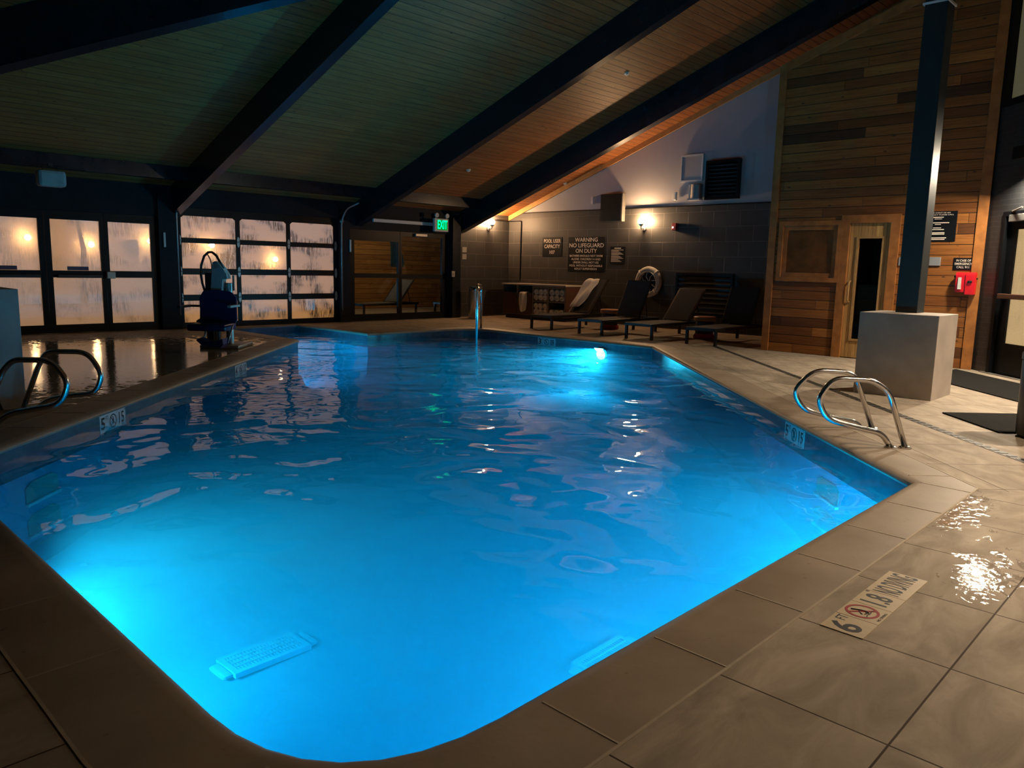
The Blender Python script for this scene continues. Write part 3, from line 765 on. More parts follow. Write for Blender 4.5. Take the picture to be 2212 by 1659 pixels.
# ================================================================== BACK WALL DOORS
def glass_leaf(name, num_label, u0, u1, glass, bars, kind='door', top=1.89, bot=.145, mid=(.935, 1.05), gl=None):
    o = struct(thing(name, num_label, kind, FB.p(u0, 0)))
    g0, g1 = gl or (u0+.09, u1-.07)
    mb = MB(); slab(mb, FB, u0, u1, .01, 2.03, [(g0, g1, bot, mid[0]), (g0, g1, mid[1], top)], -.09, -.03); mb.build('frame', 'black_frame', o)
    for a, b in ((bot, mid[0]), (mid[1], top)):
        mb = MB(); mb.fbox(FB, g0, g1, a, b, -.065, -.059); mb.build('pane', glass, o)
    for kd in bars:
        if kd == 'bar':
            mb = MB(); mb.fbox(FB, g0+.05, g1-.02, .93, .985, .0, .05, .008); mb.fbox(FB, g0+.05, g0+.12, .93, .985, -.03, .01); mb.fbox(FB, g1-.10, g1-.03, .93, .985, -.03, .01); p = mb.build('push_bar', 'black_plastic', o)
        if kd == 'latch':
            mb = MB(); mb.fbox(FB, u0-.02, u0+.12, .92, 1.04, -.03, .05, .01); mb.build('latch_case', 'grey_steel', o)
        if kd == 'closer':
            mb = MB(); mb.fbox(FB, u0+.4, u0+.75, 1.93, 2.0, -.03, .04, .01); mb.tube([FB.p(u0+.5, 2.0, .02), FB.p(u0+.85, 2.01, .12)], .01, 6); mb.build('door_closer', 'grey_steel', o)
    return o
glass_leaf('door_3', 'black framed glass patio door cut by the left edge, half hidden by the pedestal', 1.97, 2.90, 'fogged_door_glow_glass', [], gl=(2.05, 2.85))
glass_leaf('door_4', 'fogged glass patio door leaf, leftmost one fully glazed in view', 2.91, 3.85, 'fogged_door_glow_glass', ['bar'], gl=(3.0, 3.765))
glass_leaf('door_5', 'fogged glass patio door leaf with push bar and purple notice', 3.86, 4.765, 'fogged_door_glow_glass', ['bar'], gl=(3.945, 4.70))
glass_leaf('door_6', 'fogged glass patio sidelight showing a black notice outside', 4.775, 5.65, 'fogged_door_glow_glass', ['latch'], gl=(4.835, 5.545))
for u0, u1, lab in ((3.16, 3.44, 'purple notice strip on the leftmost fogged door pane'), (4.17, 4.50, 'purple notice strip on the second fogged door pane')):
    mb = MB(); mb.fbox(FB, u0, u1, 1.055, 1.12, -.058, -.054)
    tag(mb.build('notice_strip', 'purple_sticker'), lab, 'sticker')

# overhead glazed garage door: 3 x 4 panes
o = struct(thing('door_7', 'large garage style door of twelve fogged panes in black frame', 'garage door', FB.p(6.03, 0)))
cols = [(6.105, 7.165), (7.25, 8.255), (8.34, 9.37)]; rows = [(.105, .51), (.625, 1.0), (1.115, 1.585), (1.68, 2.08)]
mb = MB(); slab(mb, FB, 6.03, 9.46, .0, 2.22, [(a, b, c, d) for a, b in cols for c, d in rows], -.10, -.05)
for a, b in cols:        # small corner fillets on the top row
    for x, s in ((a, 1), (b, -1)): mb.prism([FB.p(x, 2.08, -.10), FB.p(x+.05*s, 2.08, -.10), FB.p(x, 2.04, -.10)], FB.n*.05)
mb.build('frame', 'black_frame', o)
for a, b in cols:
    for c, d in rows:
        mb = MB(); mb.fbox(FB, a, b, c, d, -.078, -.072); mb.build('pane', 'fogged_glow_glass', o)
for u in (6.065, 7.208, 8.297, 9.415):
    for v in (.568, 1.058, 1.633):
        mb = MB()
        for s in (1, -1): mb.prism([FB.p(u-.028, v+.01*s, -.05), FB.p(u+.028, v+.01*s, -.05), FB.p(u+.024, v+.07*s, -.05), FB.p(u, v+.105*s, -.05), FB.p(u-.024, v+.07*s, -.05)], FB.n*.012)
        mb.cyl(FB.p(u-.03, v, -.04), FB.p(u+.03, v, -.04), .012, 8); mb.build('hinge', 'grey_steel', o)
for u, s in ((5.985, 1), (9.505, -1)):
    mb = MB(); mb.tube(arc([FB.p(u, .25, .05), FB.p(u, 2.16, .05), FB.p(u-.0, 2.42, .25), FB.p(u, 2.52, .7)], .3, 6), .022, 8); mb.fbox(FB, u-.04, u+.04, 2.14, 2.2, .0, .08); mb.build('track', 'grey_steel', o, smooth=True)

# exit door and sidelight
glass_leaf('window_3', 'clear glass sidelight left of the exit door', 9.76, 11.14, 'clear_glass', [], 'window', top=1.78, bot=.148, mid=(.962, 1.062), gl=(9.885, 11.09))
glass_leaf('door_8', 'clear glass exit door under the green exit sign', 11.15, 12.59, 'clear_glass', ['closer'], top=1.92, bot=.152, mid=(.95, 1.05), gl=(11.196, 12.42))
u, v = FB.uv(753, 531)
mb = MB(); mb.fbox(FB, u-.02, u+.02, v-.13, v+.13, .05, .08, .005); tag(mb.build('door_contact', 'white_plastic'), 'slim white sensor strip on post left of the exit sidelight', 'sensor')
u, v = FB.uv(352, 518)
mb = MB(); mb.fbox(FB, u-.02, u+.02, v-.13, v+.13, .05, .08, .005); tag(mb.build('door_contact', 'white_plastic'), 'slim white sensor strip on post left of the garage door', 'sensor')
u, v = FB.uv(978, 592, .16)
mb = MB(); mb.fbox(FB, u-.05, u+.05, v-.07, v+.07, .16, .185, .005); mb.fbox(FB, u-.015, u+.015, v-.025, v+.025, .185, .195); tag(mb.build('light_switch', 'grey_steel'), 'small grey switch plate on black post right of exit door', 'switch')
u, v = FB.uv(1003, 546)
for dv, lab in ((.07, 'small square notice on block wall right of exit door, upper'), (-.10, 'small square notice on block wall right of exit door, lower')):
    mb = MB(); mb.fbox(FB, u-.07, u+.07, v+dv-.06, v+dv+.07, 0, .006); oo = tag(mb.build('wall_notice', 'grey_steel'), lab, 'sign')

# exit sign with two lamp heads
u0, v0 = FB.uv(943, 497, .3); u1, v1 = FB.uv(967, 476, .3)
fe = Fr(FB.p(0, 0, .3), (1, 0, 0), (0, -1, 0))
o = thing('exit_sign', 'glowing green EXIT sign with two emergency lamp heads', 'exit sign', FB.p((u0+u1)/2, v0, .3))
mb = MB(); mb.fbox(fe, u0-.06, u1+.03, v0-.03, v1+.03, -.07, 0, .012); mb.fbox(fe, (u0+u1)/2-.02, (u0+u1)/2+.02, v0+.02, v1-.02, -.3, -.06); mb.build('housing', 'white_plastic', o)
mb = MB(); mb.fbox(fe, u0+.015, u1-.005, v0+.01, v1-.01, 0, .004); mb.build('face', 'exit_dim', o)
mb = MB(); mb.text(fe, (u0+u1)/2+.005, (v0+v1)/2, (v1-v0)*1.15, 'EXIT', .006, bold=.015, th=.002, width=(u1-u0)*.86); mb.build('lettering', 'exit_green', o)
for uu in (u0+.0, u1-.02):
    mb = MB(); mb.lathe(fe.p(uu, v1+.10, -.05), [(.03, 0), (.05, .03), (.055, .07), (.04, .075), (.001, .06)], 16, fe.n); mb.cyl(fe.p(uu, v1+.0, -.03), fe.p(uu, v1+.09, -.03), .012, 8); mb.build('lamp_head', 'white_plastic', o, smooth='auto')
# loudspeaker hanging at left
q = onplane(110, 386, (0, 13.2, 0), (0, 1, 0))
fl = Fr(q, (1, 0, 0), (0, -1, 0))
o = thing('loudspeaker', 'small white loudspeaker under the dark ceiling above left doors', 'loudspeaker', q)
mb = MB(); mb.fbox(fl, -.19, .19, -.12, .12, -.1, .1, .045); mb.build('case', 'grey_cover', o)
mb = MB(); mb.tube([fl.p(-.1, .1, 0), fl.p(-.1, .2, 0), fl.p(.1, .2, 0), fl.p(.1, .1, 0)], .008, 6); mb.fbox(fl, -.03, .03, .19, .22, -.02, .02); mb.build('bracket', 'black_plastic', o)
# sprinklers
for px, py, lab in ((1012, 367, 'small white sprinkler head on lit boards, nearest the exit sign'), (1354, 158, 'small white sprinkler head on boards high between the beams'), (1221, 396, 'small white sprinkler head beside the gable trim')):
    n = Vector((0, -.3598, -1)); q = onplane(px, py, (0, 14.221, 2.653), n); n.normalize()
    mb = MB(); mb.lathe(q, [(.05, -.01), (.05, .008), (.02, .014), (.02, .03), (.035, .034), (.001, .038)], 16, n); tag(mb.build('sprinkler', 'white_plastic', loc=q), lab, 'sprinkler', 'ceiling sprinkler heads')

# ================================================================== SIGN WALL
def vent(f, px0, py0, px1, py1, d, name, label, cat, mat='black_frame', slats=10, border=.03):
    u0, v1 = f.uv(px0, py0); u1, v0 = f.uv(px1, py1)
    if u0 > u1: u0, u1 = u1, u0
    o = thing(name, label, cat, f.p(u0, v0))
    mb = MB(); mb.fframe(f, u0, u1, v0, v1, border, 0, d); mb.build('casing', mat, o)
    mb = MB(); mb.fbox(f, u0+border, u1-border, v0+border, v1-border, 0, .01)
    h = (v1-v0-2*border)/slats
    for i in range(slats):
        z = v0+border+h*(i+.5); mb.quadbox([f.p(u0+border, z-h*.35, d*.8), f.p(u1-border, z-h*.35, d*.8), f.p(u1-border, z-h*.2, d*.85), f.p(u0+border, z-h*.2, d*.85), f.p(u0+border, z+h*.25, d*.1+.012), f.p(u1-border, z+h*.25, d*.1+.012), f.p(u1-border, z+h*.4, d*.15+.012), f.p(u0+border, z+h*.4, d*.15+.012)])
    mb.build('louver', 'black_plastic', o); return o
# black box heater beside the wall light
u0, v1 = FS.uv(1298, 420, .12); u1, v0 = FS.uv(1343, 478, .12)
o = thing('wall_heater', 'black boxy wall speaker grille above the warning sign', 'speaker box', FS.p(u0, v0))
mb = MB(); mb.fbox(FS, u0, u1, v0, v1, 0, .12, .008); mb.build('case', 'white_wall', o); o.children[0].data.materials[0] = M['box_grey']
mb = MB(); mb.fbox(FS, u0+.012, u1-.02, v0+.015, v1-.015, .12, .132)
for i in range(14): mb.fbox(FS, u0+.03, u1-.04, v0+.04+i*(v1-v0-.08)/14, v0+.05+i*(v1-v0-.08)/14, .132, .138)
mb.build('grille', 'black_plastic', o); o.name = 'wall_speaker'
vent(FS, 1531, 349, 1598, 429, .10, 'wall_vent', 'black square louvre vent high on the pale gable', 'vent', slats=9, border=.05)
vent(FS, 1463, 589, 1580, 688, .05, 'wall_vent', 'large black louvre vent low on block wall behind loungers', 'vent', slats=8, border=.05)
u0, v1 = FS.uv(1473, 336); u1, v0 = FS.uv(1518, 391)
o = thing('access_panel', 'white square access panel left of the gable vent', 'panel', FS.p(u0, v0))
mb = MB(); mb.fframe(FS, u0, u1, v0, v1, .035, 0, .03); mb.build('frame', 'white_plastic', o)
mb = MB(); mb.fbox(FS, u0+.04, u1-.04, v0+.04, v1-.04, 0, .02); mb.build('door_panel', 'white_wall', o)
u0, v1 = FS.uv(1489, 399, .1); u1, v0 = FS.uv(1512, 430, .1)
o = thing('wall_horn', 'small white half round wall unit below the access panel', 'speaker', FS.p((u0+u1)/2, v0))
mb = MB(); uc, rr = (u0+u1)/2, (u1-u0)/2
mb.prism([FS.p(uc+rr*math.cos(a), v0+.02, .0+.14*math.sin(a)) for a in [PI*k/12 for k in range(13)]], (0, 0, v1-v0-.02)); mb.build('cover', 'grey_steel', o, smooth='auto')
mb = MB(); mb.fbox(FS, u0-.01, u1+.01, v0-.02, v0+.02, 0, .15, .006); mb.fbox(FS, u0-.015, u0+.03, v0, v1, 0, .1, .004); mb.build('bracket', 'white_plastic', o)
for px, py, lab in ((1282, 433, 'slim white box on gable left of the speaker box'), (1460, 424, 'small white box on gable right of the wall light')):
    u, v = FS.uv(px, py); mb = MB(); mb.fbox(FS, u-.04, u+.04, v-.085, v+.085, 0, .05, .008); mb.fbox(FS, u+.01, u+.022, v-.06, v+.06, .05, .055); tag(mb.build('junction_box', 'white_plastic'), lab, 'electrical box')
u, v = FS.uv(1459, 490)
o = thing('fire_strobe', 'small dark red alarm strobe on block wall under the gable', 'alarm', FS.p(u, v))
mb = MB(); mb.fbox(FS, u-.055, u+.055, v-.075, v+.075, 0, .07, .006); mb.build('case', 'ink_red', o)
mb = MB(); mb.lathe(FS.p(u-.02, v-.015, .07), [(.018, 0), (.016, .01), (.001, .014)], 12, FS.n); mb.build('lens', 'strobe_spot', o, smooth=True)
# conduit
u, v = FS.uv(1127, 479); ub, vb = FB.uv(1068, 476)
mb = MB(); mb.tube(arc([FB.p(ub, vb, .02), FB.p(XS-.02, vb, .02), FS.p(.02+.0, vb, .02), FS.p(u, vb, .02), FS.p(u, .93, .02)], .03, 3), .012, 6)
tag(mb.build('conduit', 'black_frame', smooth=True), 'thin dark conduit running around the corner and down the block wall', 'conduit')

# wall lights: bare glowing globe on an up-turned bracket
def sconce(f, px, py, label):
    u, v = f.uv(px, py, .13)
    o = thing('wall_light', label, 'wall light', f.p(u, v, 0), 'glowing globe wall lights')
    mb = MB(); mb.lathe(f.p(u, v-.14, 0), [(.055, 0), (.055, .02), (.02, .03)], 16, f.n); mb.tube(arc([f.p(u, v-.14, .02), f.p(u, v-.16, .13), f.p(u, v-.07, .13)], .06), .012, 8); mb.build('bracket', 'grey_steel', o, smooth='auto')
    mb = MB(); mb.lathe(f.p(u, v-.095, .13), [(.02, 0), (.05, .02), (.055, .05), (.045, .052)], 20); mb.build('cup', 'stainless', o, smooth='auto')
    mb = MB(); bmesh.ops.create_icosphere(mb.b, subdivisions=2, radius=.07, matrix=Matrix.Translation(f.p(u, v+.012, .13))); mb.build('globe', 'bulb_warm', o, smooth=True)
sconce(FB, 1063, 481, 'glowing globe wall light on back block wall, under the beam end')
sconce(FS, 1385, 479, 'glowing globe wall light right of the black speaker box')

# signs
def sign(f, px0, py0, px1, py1, label, lines, name='wall_sign', border=True, u_over=None, bars=(), th=.012, mat='sign_black'):
    u0, v1 = f.uv(px0, py0); u1, v0 = f.uv(px1, py1)
    if u_over: u0 = u_over
    if u0 > u1: u0, u1 = u1, u0
    o = thing(name, label, 'sign', f.p(u0, v0)); w, h = u1-u0, v1-v0
    mb = MB(); mb.fbox(f, u0, u1, v0, v1, 0, th, min(.012, th*.45)); mb.build('board', mat, o)
    mb = MB()
    for (cy, size, txt, wd) in lines: mb.text(f, u0+w/2, v0+h*cy, h*size, txt, th+.0015, bold=.008, width=w*wd if wd else None)
    for (cy, a, b, hh) in bars: mb.fbox(f, u0+w*a, u0+w*b, v0+h*cy-h*hh/2, v0+h*cy+h*hh/2, th-.001, th+.0015)
    mb.build('lettering', 'sign_white', o); return o
sign(FS, 1173, 513, 1213.5, 554.5, 'black POOL USER CAPACITY 107 sign on block wall', [(.80, .27, 'POOL USER', .86), (.52, .27, 'CAPACITY', .80), (.22, .25, '107', .26)])
sign(FS, 1229, 512.5, 1305, 588, 'large black WARNING NO LIFEGUARD ON DUTY sign', [(.915, .165, 'WARNING', .62), (.755, .165, 'NO LIFEGUARD', .94), (.595, .165, 'ON DUTY', .58),
     (.455, .085, 'BATHERS SHOULD NOT SWIM', .90), (.36, .085, 'ALONE. CHILDREN 14 AND', .80), (.265, .085, 'UNDER SHALL NOT USE', .70), (.17, .085, 'POOL WITHOUT RESPONSIBLE', .90), (.08, .085, 'ADULT SUPERVISION', .62)])
sign(FS, 1319, 532.5, 1350, 570.5, 'small black pool rules sign right of the warning sign', [], bars=[(.90, .28, .72, .05)]+[(.80-.06*i, .08, .88-.1*((i*7) % 4), .022) for i in range(12)])
us0 = FC.uv(1990, 457)[0]
sign(FC, 2012, 457, 2063, 521.5, 'black emergency contact sign partly behind the pillar post', [(.945, .05, 'IN THE EVENT OF AN', .62), (.88, .05, 'EMERGENCY PLEASE CALL', .80)], u_over=us0,
     bars=[(.80, .36, .64, .028), (.745, .40, .60, .022), (.62, .18, .80, .028), (.565, .42, .58, .022), (.45, .38, .60, .028), (.395, .32, .68, .028), (.29, .30, .70, .028), (.245, .30, .70, .028), (.12, .24, .76, .028), (.07, .28, .72, .028)])
sign(FC, 2061, 557, 2102, 583.5, 'small black IN CASE OF EMERGENCY CALL 911 sign above the red phone', [(.77, .25, 'IN CASE OF', .72), (.50, .25, 'EMERGENCY', .86), (.22, .25, 'CALL 911', .62)])
# thermostat plates
for px0, px1, lab in ((1942.5, 1952, 'small steel plate on cedar wall just left of the post'), (2009, 2031.5, 'brushed steel square plate on cedar wall right of the post')):
    u0, v1 = FC.uv(px0, 555.5); u1, v0 = FC.uv(px1, 574)
    if px0 < 1950: u1 = u0+.15
    mb = MB(); mb.fbox(FC, u0, u1, v0, v1, 0, .02, .003); tag(mb.build('steel_plate', 'brushed_steel'), lab, 'wall plate')
# red emergency phone box
u0, v1 = FC.uv(2066, 588, .1); u1, v0 = FC.uv(2104, 634, .1)
o = thing('emergency_phone', 'bright red emergency phone box below the call 911 sign', 'phone box', FC.p(u0, v0))
mb = MB(); m = (u0+u1)/2
mb.prism([FC.p(u0, v0+.01), FC.p(u0, v0+.01, .09), FC.p(u0, v1-.03, .12), FC.p(u0, v1, .10), FC.p(u0, v1)], FC.r*(m-u0))
mb.prism([FC.p(m, v0-.02), FC.p(m, v0-.02, .10), FC.p(m, v1-.03, .13), FC.p(m, v1, .11), FC.p(m, v1)], FC.r*(u1-m))
bmesh.ops.bevel(mb.b, geom=[e for e in mb.b.edges], offset=.006, segments=2, affect='EDGES'); mb.build('case', 'red_plastic', o)
mb = MB(); mb.fbox(FC, u0+.035, u0+.075, v0+.05, v1-.07, .08, .122); mb.build('label_strip', 'sign_panel_white', o)
mb = MB(); mb.fbox(FC, m+.03, u1-.035, v0+.14, v1-.11, .08, .135, .01); mb.build('handle_recess', 'black_plastic', o)
mb = MB(); mb.cyl(FC.p(u0-.03, v1-.06, .05), FC.p(u0+.01, v1-.06, .05), .018, 10); mb.cyl(FC.p(u1-.005, v0+.2, .05), FC.p(u1+.015, v0+.2, .05), .012, 10); mb.build('hinge_pin', 'black_plastic', o)

# life ring
u, v = FS.uv(1400, 609, .08)
o = thing('life_ring', 'round cream life ring with rope on the block wall', 'life ring', FS.p(u, v, .08))
mb = MB(); mb.tube([FS.p(u+.285*math.cos(a), v+.285*math.sin(a), .07) for a in [2*PI*k/40 for k in range(40)]], .062, 14, closed=True); mb.build('ring', 'ring_foam', o, smooth=True)
mb = MB()
for k in range(4):
    a = PI/4+k*PI/2; mb.tube([FS.p(u+.285*math.cos(a)+.066*math.cos(b)*math.cos(a), v+.285*math.sin(a)+.066*math.cos(b)*math.sin(a), .07+.066*math.sin(b)) for b in [2*PI*j/16 for j in range(16)]], .012, 6, closed=True)
for k in range(8):
    a = k*PI/4+.2; mb.tube([FS.p(u+.02*math.cos(a), v+.02*math.sin(a), .05), FS.p(u+.14*math.cos(a+.2), v+.14*math.sin(a+.2)-.02, .09), FS.p(u+.23*math.cos(a), v+.23*math.sin(a), .06)], .009, 6)
mb.tube([FS.p(u+.24*math.cos(b), v+.24*math.sin(b)-.01, .13+.01*math.sin(3*b)) for b in [2*PI*j/32 for j in range(32)]], .008, 6, closed=True)
mb.build('rope', 'towel_cotton', o, smooth=True)
mb = MB(); mb.cyl(FS.p(u, v+.2, 0), FS.p(u, v+.2, .12), .012, 8); mb.build('hook', 'grey_steel', o)

# towel cabinet against the sign wall
XT = 14.02
fT2 = Fr((XT, 13.90, 0), (0, -1, 0), (-1, 0, 0))
cw = 2.07; dep = XS-XT-.005
o = thing('towel_cabinet', 'brown towel cabinet with open cubbies in the far corner', 'cabinet', (XT, 13.90, 0))
mb = MB(); mb.fbox(fT2, .05, cw-.03, 0, .10, -dep, -.06); mb.build('plinth', 'black_plastic', o)
mb = MB(); mb.fbox(fT2, -.03, cw+.03, .83, .868, -dep, .03, .006); mb.build('worktop', 'counter_top', o)
mb = MB()
us = [0, .50, 1.03, 1.53, cw]
for u in (0, .50, 1.03, 1.53, cw): mb.fbox(fT2, u-(.02 if u else 0), u+(.02 if u < cw else 0), .10, .83, -dep, -.002)
mb.fbox(fT2, 0, cw, .10, .13, -dep, -.004); mb.fbox(fT2, 0, cw, .13, .83, -dep, -dep+.02); mb.fbox(fT2, 0, 1.03, .62, .645, -dep, -.004)
mb.fbox(fT2, 1.03, cw, .77, .83, -dep, -.004); mb.fbox(fT2, 1.03, cw, .44, .475, -dep, -.004); mb.build('carcass', 'laminate_frame', o)
mb = MB(); mb.fbox(fT2, cw, cw+.012, .10, .83, -dep, -.01); mb.build('side_panel', 'brown_laminate', o)
for a in (0, .51):
    mb = MB(); mb.fbox(fT2, a+.01, a+.495, .11, .635, -.004, .014, .003); mb.build('door', 'brown_laminate', o)
# rolled towels
def roll_mesh():
    mb = MB(); prof = [(.001, .0), (.02, .004), (.022, -.004), (.04, .004), (.043, -.006), (.066, -.004), (.078, .012), (.08, .05), (.079, .3), (.07, .34), (.001, .345)]
    mb.lathe((0, 0, 0), prof, 20, (1, 0, 0))
    for v in mb.b.verts:
        v.co.z *= 1+.05*math.sin(v.co.x*20); v.co.y *= 1+.03*math.cos(v.co.x*13)
    return mb
mb = roll_mesh(); r0 = mb.build('rolled_towel', 'towel_cotton', smooth=True)
slots = []
def cub(u0, u1, v0, rows, tagname):
    n = 3; w = (u1-u0)/n
    for r, cnt in enumerate(rows):
        for i in range(cnt): slots.append((u0+w*(i+.5)+(.03 if r % 2 else 0)*(1 if cnt < 3 else 0), v0+.078+r*.138, tagname, r, i, cnt))
cub(1.05, 1.51, .475, (3, 3), 'upper left cubby'); cub(1.55, 2.05, .475, (3, 3), 'upper right cubby'); cub(1.05, 1.51, .13, (3, 3), 'lower left cubby'); cub(1.55, 2.05, .13, (3,), 'lower right cubby')
pos3 = {0: 'left', 1: 'middle', 2: 'right'}
for k, (u, v, nm, r, i, cnt) in enumerate(slots):
    rowt = ('upper' if r else 'lower')+' row ' if nm != 'lower right cubby' else ''
    lab = f'white rolled towel in the {nm}, {rowt}{pos3[i]}'
    q = r0 if k == 0 else dup(r0)
    q.location = fT2.p(u+random.uniform(-.008, .008), v, -.0-random.uniform(0, .02)); q.rotation_euler = (random.uniform(0, 6), 0, random.uniform(-.06, .06))
    s = random.uniform(.88, .99); q.scale = (1, s, s); tag(q, lab, 'towel', 'rolled towels in the cabinet cubbies')

# cloth helper: a draped sheet from rows of points
def sheet(rows, name, mat, th=.012, parent=None):
    mb = MB(); vs = [[mb.b.verts.new(p) for p in r] for r in rows]
    for a, b in zip(vs, vs[1:]):
        for i in range(len(a)-1): mb.b.faces.new((a[i], a[i+1], b[i+1], b[i]))
    c = sum((Vector(p) for r in rows for p in r), Vector())/sum(len(r) for r in rows)
    ob = mb.build(name, mat, parent, smooth=True, loc=None if parent else c)
    m = ob.modifiers.new('s', 'SOLIDIFY'); m.thickness = th; m.offset = 0
    m = ob.modifiers.new('u', 'SUBSURF'); m.levels = 1; m.render_levels = 1
    return ob
rows = []
for j in range(14):
    t = j/13; z = .645 - .0*t
    r = []
    for i in range(7):
        s = i/6; u = .64+.20*s+(.03*math.sin(t*3))*(1 if s > .5 else -1)
        if t < .22: d = -.10+.14*t/.22; zz = .655+.02*math.sin(t/.22*PI)
        else: d = .04+.012*math.sin(s*9+t*4); zz = .655-(t-.22)/.78*(.50-.10*abs(s-.35))
        r.append(fT2.p(u, zz, d))
    rows.append(r)
tag(sheet(rows, 'draped_towel', 'towel_cotton', .02), 'white towel hanging from the cabinet front', 'towel')

# steel waste bin
bx, by = 13.05, 13.9
o = thing('waste_bin', 'tall round steel waste bin by the black post', 'waste bin', (bx, by, 0))
mb = MB(); mb.lathe((bx, by, 0), [(.15, 0), (.165, .02), (.165, .66), (.15, .665)], 32); mb.build('body', 'bin_steel', o, smooth='auto')
mb = MB(); mb.lathe((bx, by, .662), [(.165, 0), (.168, .01), (.168, .10), (.16, .115), (.10, .12), (.10, .06)], 32); mb.build('lid', 'stainless', o, smooth='auto')

# ================================================================== LOUNGERS
def lounger(x, y, ang, bl, label, fabric='black_fabric', rz=0):
    t = thing('sun_lounger', label, 'lounger', (x, y, 0), 'black sun loungers along the block wall')
    ORG[t.name] = Vector((0, 0, 0)); wd, L, hz = .56, 1.25, .30
    mb = MB()
    for s in (-1, 1): mb.box(-.02, 1.95, s*wd/2-.02, s*wd/2+.02, hz-.05, hz, .004)
    mb.box(-.02, .02, -wd/2+.02, wd/2-.02, hz-.05, hz, .004); mb.box(1.91, 1.95, -wd/2+.02, wd/2-.02, hz-.05, hz, .004)
    for xx in (.5, .95): mb.box(xx-.015, xx+.015, -wd/2+.02, wd/2-.02, hz-.045, hz-.02)
    mb.build('frame', 'black_plastic', t)
    for xx in (.03, 1.86):
        for s in (-1, 1):
            mb = MB(); mb.box(xx-.025, xx+.025, s*wd/2-.022, s*wd/2+.022, 0, hz-.045, .004); mb.build('leg', 'black_plastic', t)
    mb = MB(); mb.box(.015, L, -wd/2+.018, wd/2-.018, hz-.008, hz+.006, .002); mb.build('seat', fabric, t)
    ca, sa = math.cos(ang), math.sin(ang); fb = Fr((L, 0, hz), (ca, 0, sa), (-sa, 0, ca), (0, 1, 0))
    mb = MB()
    for s in (-1, 1): mb.fbox(fb, 0, bl, s*wd/2-.018, s*wd/2+.018, -.012, .012, .004)
    mb.fbox(fb, bl-.03, bl, -wd/2+.018, wd/2-.018, -.012, .012)
    for s in (-1, 1): mb.tube([fb.p(bl*.6, s*(wd/2-.04), -.02), (L+bl*.6*ca+.12, s*(wd/2-.04), hz-.02)], .011, 6)
    mb.build('back_frame', 'black_plastic', t)
    mb = MB(); mb.fbox(fb, .02, bl-.02, -wd/2+.016, wd/2-.016, .004, .016, .002); mb.build('backrest', fabric, t)
    t.rotation_euler = (0, 0, rz)
    return t, fb
l1, f1 = lounger(11.92, 10.70, math.radians(49), .98, 'black sun lounger with a white towel over its raised back')
l2, f2 = lounger(11.80, 9.31, math.radians(63), .84, 'black sun lounger in front of the life ring')
l3, f3 = lounger(11.78, 8.16, math.radians(47), .84, 'black sun lounger with lowest back in front of wall vent')
l4, f4 = lounger(11.85, 6.91, math.radians(66), .76, 'darkest black sun lounger beside the cedar corner board')
# towel over the first lounger back
lo = Vector((11.92, 10.70, 0))
rows = []
for j in range(12):
    t = j/11; r = []
    for i in range(9):
        s = i/8; v = .31+.05*t-s*(.40-.10*t); a = .99-.88*t+.05*s*t
        d = .03+.016*math.sin(s*11+t*3)+.012*math.sin(t*9+s*4)+.02*t
        if t < .08: d -= .03
        r.append(f1.p(a, v-.03+.02*math.sin(t*6), d)+lo)
    rows.append(r)
tag(sheet(rows, 'draped_towel', 'towel_cotton', .016), 'white towel draped over the raised back of a lounger', 'towel')
# drum side tables between loungers
def stool(x, y, label):
    o = thing('side_table', label, 'side table', (x, y, 0), 'round drum side tables between the loungers')
    mb = MB(); mb.lathe((x, y, 0), [(.19, 0), (.20, .02), (.20, .06), (.17, .10)], 28); mb.build('foot_ring', 'ink_red', o, smooth='auto')
    mb = MB(); mb.lathe((x, y, .09), [(.17, 0), (.17, .24), (.18, .25)], 28); mb.build('drum', 'black_plastic', o, smooth='auto')
    mb = MB(); mb.lathe((x, y, .335), [(.17, 0), (.20, .01), (.205, .025), (.205, .075), (.19, .09), (.001, .092)], 28); mb.build('table_top', 'stool_top', o, smooth='auto')
def stool_at(px, py, yc):
    q = onplane(px, py, (0, yc, 0), (0, 1, 0)); return q.x
stool(stool_at(1523, 684, 7.53), 7.53, 'orange topped drum side table beside the third lounger')
stool(stool_at(1318, 665, 9.98), 9.98, 'orange topped drum side table between first two loungers')

# ================================================================== RAILS
def rail(sumk, pts, label, base):
    """loop grab rail in the vertical plane x+y=sumk"""
    n = Vector((1, 1, 0)); P = [onplane(px, py, (sumk/2, sumk/2, 0), n) for px, py in pts]
    P[0].z = max(P[0].z, 0)*0; P[-1].z = 0
    o = thing('grab_rail', label, 'grab rail', P[0], 'looped pool ladder rails')
    mb = MB(); mb.tube(arc(P, .16, 6), .021, 14); mb.build('rail_tube', 'stainless', o, smooth=True)
    for q in (P[0], P[-1]):
        mb = MB(); mb.lathe((q.x, q.y, 0.001), [(.045, 0), (.045, .008), (.03, .016), (.022, .018)], 20); mb.build('escutcheon', 'stainless', o, smooth='auto')
rail(7.84, [(1955, 970), (1921, 846), (1884, 821), (1800, 817), (1766, 862), (1785, 905), (1840, 921), (1905, 936), (1924, 969)], 'stainless looped ladder rail on right deck, nearer one', 0)
rail(8.84, [(1884, 925), (1850, 815), (1830, 804), (1758, 799), (1713, 845), (1735, 885), (1790, 899), (1848, 912), (1860, 936)], 'stainless looped ladder rail on right deck, nearer the pedestal', 0)
rail(9.05, [(50, 889), (83, 790), (100, 759), (190, 760), (222, 811), (205, 850), (142, 855), (104, 863), (76, 886)], 'dark stainless looped ladder rail on left deck, nearer the pool lift', 0)
